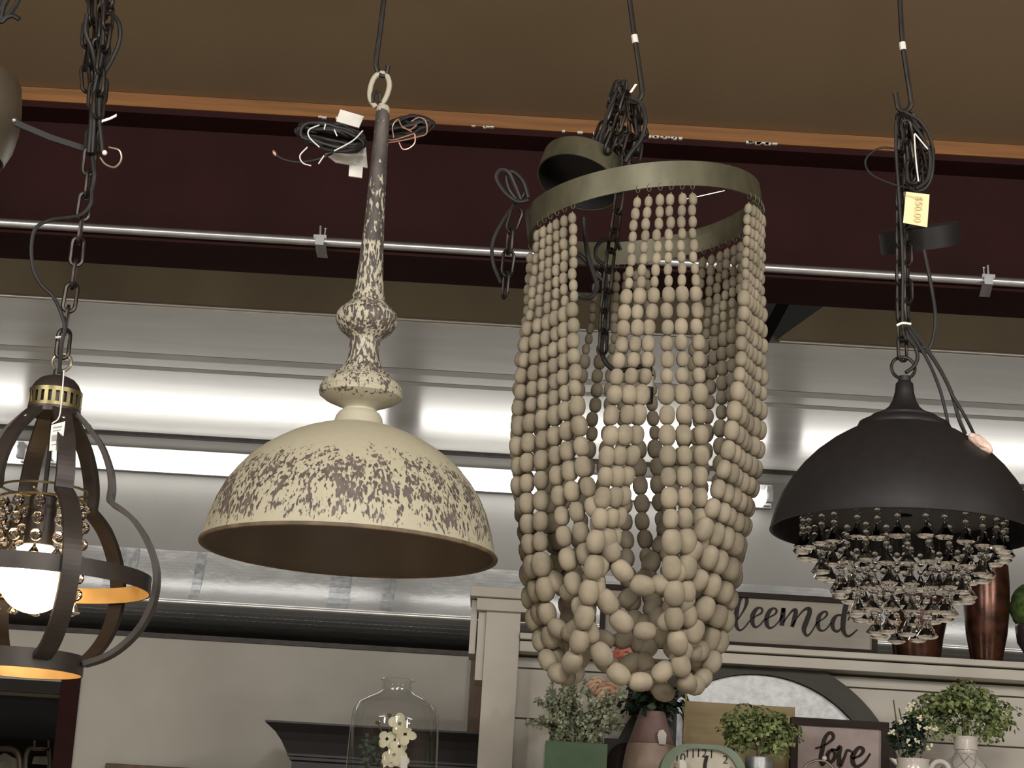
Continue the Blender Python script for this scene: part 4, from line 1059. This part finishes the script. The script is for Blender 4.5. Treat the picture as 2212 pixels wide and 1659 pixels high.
# big bush in the patterned vase
YP2 = 4.74
bv, c, s_ = lathe_thing('vase_with_bush', 'big round green bush in a white vase with a diamond lattice pattern', 'potted plant', 2086, [(28, 1592), (25, 1600), (22, 1615), (22, 1628), (27, 1636), (42, 1650), (58, 1668), (66, 1695), (60, 1730), (44, 1765)], YP2, M['porcelain'], zsh, 'vase')
bush(bv, zp(2078, 1541, YP2 + .03), 106 * s_, 62 * s_, 3000, 0.012, M['leaf'], 33, ry=0.07)
MB().tube([zp(2086, 1600, YP2), zp(2084, 1550, YP2)], 0.008, 6).build('stem', M['stem'], bv)
lat = MB(); prof = [(22.6, 1629), (27.6, 1636), (42.6, 1650), (58.6, 1668), (66.6, 1695)]
xz = c.x
for k_ in range(10):
    for sg_ in (-1, 1):
        pts = []
        for i, (r, y) in enumerate(prof):
            a = 2 * PI * k_ / 10 + sg_ * i * 0.32
            pts.append((xz + r * s_ * math.cos(a), YP2 + r * s_ * math.sin(a), zat(xz, YP2, y)))
        lat.tube(spline(pts, 4), 0.0011, 4)
lat.lathe([(22.5 * s_ + .0009 * math.cos(q), zat(xz, YP2, 1629) + .0009 * math.sin(q)) for q in [2 * PI * i / 6 for i in range(6)]], (xz, YP2, 0), 32, closed=True)
lat.build('lattice_pattern', M['grey_ink'], bv)
# white-flowered plant in a white pitcher
pt, c, s_ = lathe_thing('pitcher_plant', 'small dark-leaved plant with white flecks in a white spouted pitcher', 'potted plant', 1972, [(36, 1640), (34, 1646), (36, 1664), (42, 1690), (40, 1730), (30, 1768)], 4.56, M['porcelain'], zsh, 'pitcher')
MB().prism([zp(1938, 1652, 4.55), zp(1936, 1640, 4.55), zp(1924, 1637, 4.55), zp(1932, 1646, 4.55)], (0, 0.02, 0)).build('spout', M['porcelain'], pt)
MB().tube(spline(px([(2008, 1665), (2016, 1650), (2030, 1644), (2046, 1652), (2050, 1672), (2040, 1700), (2012, 1712)], 4.56), 5), 0.0055, 8).build('handle', M['porcelain'], pt)
bush(pt, zp(1962, 1592, 4.56), 44 * s_, 48 * s_, 700, 0.012, M['leafdark'], 45, ry=0.02)
bl = MB(); rnd = random.Random(9)
for (x, y) in ((1964, 1532), (1970, 1524), (1990, 1553), (1986, 1570), (2004, 1574), (2018, 1575), (1962, 1604), (1980, 1602), (2008, 1614), (1928, 1584), (1950, 1560)):
    for _ in range(5): leafy(bl, zp(x + rnd.uniform(-4, 4), y + rnd.uniform(-3, 3), 4.525), (rnd.uniform(-.4, .4), -1, .6), 0.008, rnd)
bl.build('white_flowers', M['cream'], pt)
sp = MB()
for (x0, y0, x1, y1_) in ((1942, 1630, 1930, 1512), (1960, 1630, 1942, 1530), (1975, 1630, 1985, 1545), (1990, 1630, 2010, 1560)):
    sp.tube([zp(x0, y0, 4.56), zp((x0 + x1) / 2 + 2, (y0 + y1_) / 2, 4.55), zp(x1, y1_, 4.55)], 0.0016, 5)
sp.build('stems', M['stem'], pt)
# sage plant in the green pot
YG = 4.72
a, b = zp(1177, 1604, YG), zp(1309, 1612, YG)
gr = root('sage_planter', 'feathery grey-green plant in a square glossy green pot beside the corner post', 'potted plant', ((a.x + b.x) / 2, YG, zsh))
zt_ = zp(1240, 1608, YG).z
g = MB(); t_ = 0.006
xa, xb, ya, yb = a.x, b.x, YG - 0.07, YG + 0.07
g.box((xa, ya, zsh + .0005), (xb, yb, zsh + 0.03)); 
g.box((xa, ya, zsh + 0.03), (xb, ya + t_, zt_)).box((xa, yb - t_, zsh + 0.03), (xb, yb, zt_)).box((xa, ya + t_, zsh + 0.03), (xa + t_, yb - t_, zt_)).box((xb - t_, ya + t_, zsh + 0.03), (xb, yb - t_, zt_))
g.box((xa + t_, ya + t_, zsh + .03), (xb - t_, yb - t_, zt_ - 0.02))
g.build('pot', M['greenglaze'], gr, bevel=0.0015)
mb = MB(); st = MB(); rnd = random.Random(4)
for i in range(64):
    base = Vector((rnd.uniform(xa + .015, xb - .015), rnd.uniform(ya + .02, yb - .02), zt_ - 0.018))
    tx_ = rnd.uniform(1128, 1352); hy = rnd.uniform(1462, 1560) + abs(tx_ - 1240) * 0.25
    tip = zp(tx_, hy, YG + rnd.uniform(-.06, .05))
    mid = (base + tip) / 2 + Vector((rnd.uniform(-.008, .008), rnd.uniform(-.01, .01), 0.02))
    path = spline([base, mid, tip], 9); st.tube(path[::3], 0.0009, 4)
    for j, p in enumerate(path[2:]):
        for _ in range(4):
            d = Vector((rnd.uniform(-1, 1), rnd.uniform(-1, .6), rnd.uniform(-.2, 1)))
            leafy(mb, p, d, 0.0105 * rnd.uniform(.7, 1.2), rnd)
mb.build('foliage', M['sage'], gr); st.build('stems', M['stem'], gr)
# blush and mauve vase with flowers
YV = 4.90
fv, c, s_ = lathe_thing('flower_vase', 'tapered mauve and blush vase of peach and coral flowers below the bead chandelier', 'vase', 1406, [(51, 1608.5), (56, 1635), (62, 1680), (64, 1720), (58, 1770)], YV, M['blush'], zsh, 'body')
pr_ = [(24, 1537), (28, 1538), (33, 1556), (41, 1582), (50, 1607.5), (46, 1607.8), (38, 1583), (24, 1545)]
MB().lathe([(r * s_, zat(c.x, YV, y)) for r, y in pr_], (c.x, YV, 0), 40).build('glazed_neck', M['mauve'], fv, label='mauve upper half')
MB().prism(px([(1424, 1578), (1433, 1576), (1440, 1586), (1438, 1608), (1424, 1608), (1420, 1588)], YV - 0.062), (0, 0.001, 0)).build('price_tag', M['paper'], fv)
bush(fv, zp(1408, 1513, YV), 62 * s_, 30 * s_, 420, 0.024, M['leafdark'], 51, ry=0.045)
def bloom(parent, c, r, material, seed):
    rnd = random.Random(seed); mb = MB()
    for ring, (n, tl, k) in enumerate(((5, 0.25, .45), (7, 0.7, .75), (9, 1.15, 1.0))):
        for i in range(n):
            a = 2 * PI * i / n + ring * .4 + rnd.uniform(-.15, .15)
            d = Vector((math.cos(a) * math.sin(tl), -math.cos(tl) * .75, math.sin(a) * math.sin(tl) + .12)).normalized()
            mb.ell(Vector(c) + d * r * k * .62, r * .34, r * .12, d + Vector((0, .2, .5)), 9, 6)
    return mb.build('flower', material, parent)
bloom(fv, zp(1352, 1420, YV - .02), 0.048, M['coral'], 1); bloom(fv, zp(1312, 1500, YV - .03), 0.042, M['peach'], 2)
bloom(fv, zp(1418, 1478, YV - .05), 0.035, M['coral'], 3); bloom(fv, zp(1290, 1482, YV - .01), 0.034, M['peach'], 4)
bloom(fv, zp(1356, 1372, YV), 0.034, M['coral'], 5); bloom(fv, zp(1338, 1462, YV - .02), 0.030, M['cream'], 6); bloom(fv, zp(1392, 1440, YV), 0.036, M['peach'], 7)
fs_ = MB()
for x, y in ((1352, 1420), (1312, 1500), (1418, 1478), (1290, 1482), (1356, 1372), (1338, 1462), (1392, 1440)):
    fs_.tube(spline([zp(1404, 1545, YV), zp((x + 1404) / 2 + 4, (y + 1540) / 2, YV), zp(x, y, YV + .005)], 5), 0.0018, 5)
fs_.build('stems', M['stem'], fv)
# black square plaque with a dark round plate
YK = 5.02
r_ = root('dark_plate_display', 'dark round glossy plate on a black square stand behind the blush vase', 'plate', (zp(1335, 1650, YK).x, YK, zsh))
a, b = zp(1306, 1594, YK), zp(1372, 1700, YK)
MB().box((a.x, YK, zsh + .0005), (b.x, YK + 0.02, a.z)).build('stand', M['black'], r_)
c = zp(1352, 1648, YK - 0.012); Tk = Matrix.Translation(c) @ Matrix.Rotation(PI / 2, 4, 'X')
MB().lathe([(0.0005, 0.004), (34 * S(c), 0.004), (42 * S(c), 0.010), (42 * S(c), 0.006), (34 * S(c), 0.0), (0.0005, 0.0)], M_=Tk, n=48).build('plate', M['plum'], r_)
# small black framed mirror
YK2 = 4.99
a, b = zp(1420, 1521, YK2), zp(1459, 1640, YK2)
r_ = root('small_mirror', 'narrow black-framed mirror standing behind the blush vase', 'mirror', ((a.x + b.x) / 2, YK2, zsh))
f_ = 0.008
MB().box((a.x, YK2, zsh + .0005), (a.x + f_, YK2 + .015, a.z)).box((b.x - f_, YK2, zsh + .0005), (b.x, YK2 + .015, a.z)).box((a.x + f_, YK2, a.z - f_), (b.x - f_, YK2 + .015, a.z)).box((a.x + f_, YK2, zsh + .0005), (b.x - f_, YK2 + .015, zsh + f_)).build('frame', M['black'], r_)
MB().box((a.x + f_, YK2 + 0.004, zsh + f_), (b.x - f_, YK2 + .013, a.z - f_)).build('glass', M['mirror'], r_)
# green clock
YC2 = 4.64
def rrect(x0, y0, x1, y1, r, Y, n=8):
    a, b = P(x0, y0, Y), P(x1, y1, Y); rr_ = r * S(a); out = []
    for cx_, cz_, a0 in ((b.x - rr_, a.z - rr_, 0), (a.x + rr_, a.z - rr_, PI / 2), (a.x + rr_, b.z + rr_, PI), (b.x - rr_, b.z + rr_, 1.5 * PI)):
        for i in range(n + 1):
            q = a0 + PI / 2 * i / n; out.append((cx_ + rr_ * math.cos(q), Y, cz_ + rr_ * math.sin(q)))
    return out
ck = root('shelf_clock', 'rounded green enamel clock with a cream face and black numerals', 'clock', (P(1517, 1700, YC2).x, YC2, zsh))
zlow = 1806
oc = rrect(1427, 1604, 1606, zlow, 62, YC2)
dzc = zsh + 0.0005 - min(p[2] for p in oc)
oc = [(x, y, z + 0) for x, y, z in oc]
oc = [(x, y, max(z, zsh + .0005)) for x, y, z in oc]
ic = rrect(1448, 1614, 1592, 1752, 56, YC2 - 0.012)
MB().prism(oc[::-1], (0, 0.05, 0)).build('case', M['clockgreen'], ck)
n_ = len(oc)
rimm = MB(); o2 = [(x, y - 0.02, z) for x, y, z in oc]; i2 = [(x, y - 0.008, z) for x, y, z in ic]; i3 = [(x, YC2 + .0005, z) for x, y, z in ic]; o1 = [(x, y + .0005, z) for x, y, z in oc]
vs = o1 + o2 + i2 + i3
fs = []
for k_ in range(3):
    for i in range(n_):
        j = (i + 1) % n_; fs.append((k_ * n_ + i, k_ * n_ + n_ + i, k_ * n_ + n_ + j, k_ * n_ + j))
rimm.add(vs, fs, False).build('rim', M['clockgreen'], ck)
MB().prism([(x, YC2 - 0.003, z) for x, y, z in ic][::-1], (0, 0.0028, 0)).build('face', M['clockface'], ck)
nu = MB()
for t_, x, y, sz in (('10', 1469, 1637, .026), ('11', 1491, 1629, .026), ('12', 1515, 1628, .026), ('1', 1537, 1630, .026), ('2', 1567, 1642, .026), ('9', 1458, 1668, .026), ('3', 1580, 1668, .026)):
    text_mesh(nu, t_, P(x, y, YC2 - 0.0036), sz, thick=0.0004)
for x, y in ((1456, 1624), (1477, 1621), (1487, 1615), (1514, 1614), (1541, 1618), (1577, 1632)):
    q = P(x, y, YC2 - 0.0036); nu.box((q.x - .0013, YC2 - .004, q.z - .0022), (q.x + .0013, YC2 - .0032, q.z + .003))
nu.build('numerals', M['ink'], ck)
hd = MB(); hd.bar(px([(1527, 1632), (1523, 1650), (1519, 1700)], YC2 - 0.005), Vector((1, 0, 0)), 0.008, 0.0012)
hd.build('hand', M['ink'], ck)
MB().prism(px([(1468, 1642), (1477, 1640), (1483, 1652), (1483, 1690), (1468, 1690)], YC2 - 0.0245), (0, 0.001, 0)).build('price_tag', M['paper'], ck)
tw = MB(); a, b = P(1483, 1470, YC2 + .02), P(1479, 1606, YC2 + .02)
for ph in (0, PI):
    tw.tube([a.lerp(b, i / 60) + Vector((0.0016 * math.cos(i * .9 + ph), .0016 * math.sin(i * .9 + ph), 0)) for i in range(61)], 0.0014, 5)
tw.build('twine', M['tan'], ck)
# "love" print
YLv = 4.84
lv, ext = board_sign('lettered_print', 'square brown-framed blush print lettered love, between the two green bushes', 1709, 1549, 1917, 1775, YLv, 0.0165, M['pinkface'], zbot=zsh + 0.001)
lm = MB(); sc_, ox, oy = 4.32, 1700, 1540
for st_ in ([(265, 332, 14), (330, 312, 16), (395, 272, 18), (432, 232, 24), (420, 192, 24), (385, 192, 24), (348, 250, 30), (328, 350, 32), (314, 430, 30), (330, 485, 22), (372, 440, 14)],
            [(425, 342, 22), (385, 375, 28), (378, 430, 28), (405, 462, 22), (440, 425, 26), (446, 375, 24), (420, 342, 18), (470, 350, 12)],
            [(455, 352, 14), (495, 318, 30), (484, 400, 34), (492, 492, 34), (535, 415, 20), (562, 350, 20), (612, 372, 14), (596, 402, 12), (605, 428, 12)],
            [(605, 428, 14), (680, 398, 20), (712, 348, 26), (675, 322, 24), (625, 380, 32), (612, 455, 34), (648, 502, 26), (720, 462, 20), (778, 378, 14)]):
    script_stroke(lm, st_, YLv + 0.0006, ox, oy, sc_, 1.0)
lm.build('lettering', M['framebrown'], lv)
# little wire basket in front of it
YQ = 4.66
c = P(1768, 1668, YQ); s_ = S(c)
bk = root('wire_basket', 'small grey wire basket in front of the framed lettered print', 'basket', (c.x, YQ, zsh))
w_ = MB()
for z_, r in ((c.z - 0.01, 36), (zsh + 0.003, 26)):
    w_.tube([(c.x + r * s_ * math.cos(q), YQ + r * s_ * math.sin(q), z_) for q in [2 * PI * i / 28 for i in range(28)]], 0.002, 6, closed=True)
for i in range(14):
    q = 2 * PI * i / 14; w_.tube([(c.x + 36 * s_ * math.cos(q), YQ + 36 * s_ * math.sin(q), c.z - .01), (c.x + 26 * s_ * math.cos(q), YQ + 26 * s_ * math.sin(q), zsh + .003)], 0.0012, 5)
w_.build('wire_sides', M['steel'], bk)
MB().tube(spline(px([(1732, 1672), (1742, 1652), (1762, 1643), (1784, 1645), (1800, 1660), (1804, 1674)], YQ), 6), 0.0028, 7).build('handle', M['steel'], bk)
MB().ell(P(1781, 1638, YQ), 0.006, 0.006).build('knob', M['porcelain'], bk)

# ================================================================== GLASS BOTTLE WITH FLOWERS, BLACK CABINET, FRAME
YJ = 4.5
c = P(853, 1560, YJ); s_ = S(c); Xj = c.x
zj0 = zat(Xj, YJ, 1850)
tb = root('display_table', 'white display table under the glass bottle', 'table', (Xj, YJ, 0))
MB().box((Xj - 0.17, YJ - 0.15, zj0 - 0.03), (Xj + 0.17, YJ + 0.15, zj0)).build('top', M['white'], tb)
for dx in (-.14, .14):
    for dy in (-.12, .12): MB().box((Xj + dx - .02, YJ + dy - .02, 0), (Xj + dx + .02, YJ + dy + .02, zj0 - .0305)).build('leg', M['white'], tb)
jr = root('glass_bottle', 'big clear glass bottle vase holding cream blossoms in front of the black cabinet', 'bottle', (Xj, YJ, zj0))
po = [(33, 1467), (37, 1470), (35, 1476), (32, 1484), (33, 1492), (44, 1500), (66, 1510), (84, 1522), (93, 1540), (95, 1560), (97, 1600), (98, 1660), (99, 1840), (96, 1849)]
pi = [(r - 2.6, y + (2.5 if y < 1840 else -4)) for r, y in po[::-1]]
zz_ = [(r * s_, zat(Xj, YJ, y)) for r, y in po]; zz_[-1] = (zz_[-1][0], zj0 + .0006)
zi = [(r * s_, zat(Xj, YJ, y)) for r, y in pi]
MB().lathe([(0.0004, zj0 + .0006)] + zz_[::-1], (Xj, YJ, 0), 56).build('glass_body', M['glass'], jr)
fl_ = root('blossom_spray', 'spray of cream hydrangea blossoms standing inside the glass bottle', 'flowers', (Xj, YJ, zj0 + 0.01))
pet = MB(); rnd = random.Random(8)
def fourpetal(c, r, nrm):
    nrm = Vector(nrm).normalized(); t = nrm.orthogonal().normalized(); t = Quaternion(nrm, rnd.uniform(0, PI)) @ t
    for i in range(4):
        d = Quaternion(nrm, PI / 2 * i) @ t
        pet.ell(Vector(c) + d * r * .56 - nrm * 0.001, r * .47, r * .07, nrm + d * .45, 10, 6)
for (x, y, r) in ((862, 1563, 24), (876, 1588, 24), (836, 1597, 22), (862, 1612, 20), (852, 1632, 24), (838, 1640, 20), (868, 1640, 18)):
    fourpetal(P(x, y, YJ - .02 + rnd.uniform(-.01, .01)), r * s_, (rnd.uniform(-.5, .5), -1, rnd.uniform(-.2, .6)))
pet.build('petals', M['cream'], fl_)
bd = MB()
for x, y in ((841, 1545), (848, 1556), (816, 1561)): bd.ell(P(x, y, YJ - .01), 0.0055, 0.004, (0, 0, 1), 10, 7)
bd.build('buds', M['stem'], fl_)
sm_ = MB()
for x, y in ((841, 1545), (848, 1566), (868, 1580), (816, 1561), (850, 1612), (872, 1600)):
    sm_.tube(spline([P(856, 1835, YJ), P(852, 1720, YJ), P(854, 1650, YJ), P(x, y, YJ - .01)], 5), 0.0016, 5)
sm_.build('stems', M['stem'], fl_)
lf = MB()
for i in range(60): leafy(lf, P(rnd.uniform(785, 830), rnd.uniform(1590, 1659), YJ + rnd.uniform(-.02, .03)), (rnd.uniform(-.5, .5), -1, rnd.uniform(-.5, .5)), 0.013, rnd)
lf.build('leaves', M['leafdark'], fl_)
MB().prism(px([(866, 1632), (880, 1632), (880, 1690), (864, 1690)], YJ - 0.0745), (0, 0.0008, 0)).build('price_tag', M['paper'], jr)
# black cabinet with crown moulding
YX = 5.7
zc0 = P(800, 1568, YX).z; xl = P(573, 1554, YX).x; xr_ = P(1120, 1590, YX).x; sx = S(P(800, 1568, YX))
cb = root('black_cabinet', 'black cabinet with a stepped crown moulding against the white wall', 'cabinet', ((xl + xr_) / 2, YX, 0))
rings = [(0, 0), (0, 4), (22, 22), (36, 40), (46, 58), (50, 66), (50, 71), (55, 73), (55, 79), (61, 82)]
cm_ = MB(); vs, fs = [], []
for off, dy in rings:
    z = zc0 - dy * sx; o_ = off * sx
    vs += [(xl + o_, YX + o_ * .6, z), (xr_ - o_, YX + o_ * .6, z), (xr_ - o_, YX + 0.4, z), (xl + o_, YX + 0.4, z)]
k_ = len(rings)
for i in range(k_ - 1):
    for j in range(4):
        j2 = (j + 1) % 4; fs.append((i * 4 + j, (i + 1) * 4 + j, (i + 1) * 4 + j2, i * 4 + j2))
fs += [(0, 1, 2, 3), tuple((k_ - 1) * 4 + q for q in (3, 2, 1, 0))]
cm_.add(vs, fs); cm_.build('crown_moulding', M['black'], cb)
o_ = 61 * sx
MB().box((xl + o_, YX + o_ * .6, 0), (xr_ - o_, YX + .4, zc0 - 82.5 * sx)).build('body', M['blackcab'], cb)
# framed picture at the bottom edge, on the white wall
YF = YW - 0.03
a, b = P(228, 1648, YF), P(528, 1860, YF)
fp = root('framed_picture', 'brown wooden picture frame low on the white partition wall', 'picture', ((a.x + b.x) / 2, YF, b.z))
f_ = 0.022
MB().box((a.x, YF, a.z - f_), (b.x, YF + .028, a.z)).box((a.x, YF, b.z), (b.x, YF + .028, b.z + f_)).box((a.x, YF, b.z + f_), (a.x + f_, YF + .028, a.z - f_)).box((b.x - f_, YF, b.z + f_), (b.x, YF + .028, a.z - f_)).build('frame', M['brownwood'], fp, bevel=0.002)
MB().box((a.x + f_, YF + .008, b.z + f_), (b.x - f_, YF + .027, a.z - f_)).build('picture', M['signface'], fp)
# old chairs stored up high inside the dark opening
YR = 7.2
zs = P(50, 1700, YR).z
sh = root('storage_rack', 'dark storage rack inside the opening under the old chairs', 'rack', (P(40, 1700, YR).x, YR, 0))
xa, xb = P(-200, 1700, YR).x, P(135, 1700, YR).x
MB().box((xa, YR - .25, zs - .03), (xb, YR + .35, zs)).build('shelf', M['dark'], sh)
MB().box((xa, YR - .25, 0), (xa + .05, YR + .35, zs - .031)).build('side', M['dark'], sh); MB().box((xb - .05, YR - .25, 0), (xb, YR + .35, zs - .031)).build('side', M['dark'], sh)
c1 = root('metal_chair', 'old metal chair with a rounded tube back just inside the dark opening', 'chair', P(10, 1698, YR), 'old chairs on the rack')
fr_ = px([(-22, 1698), (-22, 1640), (-12, 1622), (10, 1617), (32, 1622), (42, 1642), (44, 1698)], YR); 
for p_ in (fr_[0], fr_[-1]): p_.z = zs + .001
MB().tube(spline(fr_, 5), 0.011, 8).build('back_frame', M['chairframe'], c1)
MB().prism(px([(-16, 1690), (-16, 1640), (10, 1626), (36, 1640), (38, 1690)], YR + .004), (0, .012, 0)).build('back_panel', M['chairseat'], c1)
c2 = root('wooden_chair', 'old chair with a square top rail beside the maroon jamb', 'chair', P(85, 1698, YR), 'old chairs on the rack')
t2 = MB(); t2.bar(px([(76, 1600), (76, 1620), (106, 1620), (106, 1600)], YR), Vector((0, 1, 0)), 0.02, 0.008)
t2.bar(px([(73, 1617), (108, 1619)], YR), Vector((0, 1, 0)), 0.02, 0.010); t2.build('top_rail', M['chairframe'], c2)
lg = px([(75, 1616), (62, 1620), (56, 1640), (54, 1698)], YR); lg[-1].z = zs + .001
MB().tube(spline(lg, 5), 0.009, 8).build('post', M['chairframe'], c2)
lg = px([(106, 1618), (108, 1698)], YR); lg[-1].z = zs + .001
MB().tube(lg, 0.009, 8).build('post', M['chairframe'], c2)
MB().prism(px([(68, 1650), (74, 1634), (102, 1634), (104, 1652)], YR - .02), (0, .02, 0)).build('seat', M['chairseat'], c2)

# ================================================================== LIGHT
def area(name, loc, sx_, sy_, power, col):
    l = bpy.data.lights.new(name, 'AREA'); l.shape = 'RECTANGLE'; l.size = sx_; l.size_y = sy_; l.energy = power; l.color = col
    o = bpy.data.objects.new(name, l); o.location = loc; COL.objects.link(o); return o
def point_light(loc, power, col, r=0.12):
    l = bpy.data.lights.new('unseen_light', 'POINT'); l.energy = power; l.color = col; l.shadow_soft_size = r
    o = bpy.data.objects.new('unseen_light', l); o.location = loc; COL.objects.link(o)
for x, y, z in ((-2.0, 0.5, 3.0), (0.3, 0.2, 3.05), (2.6, 0.5, 3.0), (-0.9, -2.4, 2.8), (1.6, -2.4, 2.8)):
    point_light((x, y, z), 78, (1.0, 0.97, 0.925))  # unseen point lights added for the shop's general light on ceiling and fronts
for x, y in ((-2.3, 1.3), (0.2, 1.0), (2.7, 1.3), (0.2, -1.6)):               # the shop's own ceiling strips, behind the camera's head
    o = area('store_strip', (x, y, 3.12), 1.2, 0.07, 26, (1.0, 0.975, 0.94)); o.rotation_euler = (math.radians(28), 0, 0)
for x, y, z in ((-2.4, 1.6, 1.25), (0.4, 0.9, 1.2), (2.6, 1.7, 1.25)):      # low unseen fill lights, added to brighten the ceiling and skirt from below
    point_light((x, y, z), 20, (1.0, 0.95, 0.88), 0.14)
w = bpy.data.worlds.new('world'); scene.world = w; w.use_nodes = True
w.node_tree.nodes['Background'].inputs[0].default_value = (0.05, 0.045, 0.04, 1); w.node_tree.nodes['Background'].inputs[1].default_value = 0.3

scene.view_settings.view_transform = 'Standard'; scene.view_settings.look = 'None'
scene.view_settings.gamma = 1.0; scene.view_settings.use_curve_mapping = False
scene.view_settings.exposure = 0.0
cy = scene.cycles
cy.max_bounces = 14; cy.diffuse_bounces = 3; cy.glossy_bounces = 3; cy.transmission_bounces = 14
cy.use_adaptive_sampling = True; cy.adaptive_threshold = 0.02; cy.transparent_max_bounces = 8
cy.caustics_reflective = False; cy.caustics_refractive = False; cy.sample_clamp_indirect = 4.0
cy.use_denoising = True
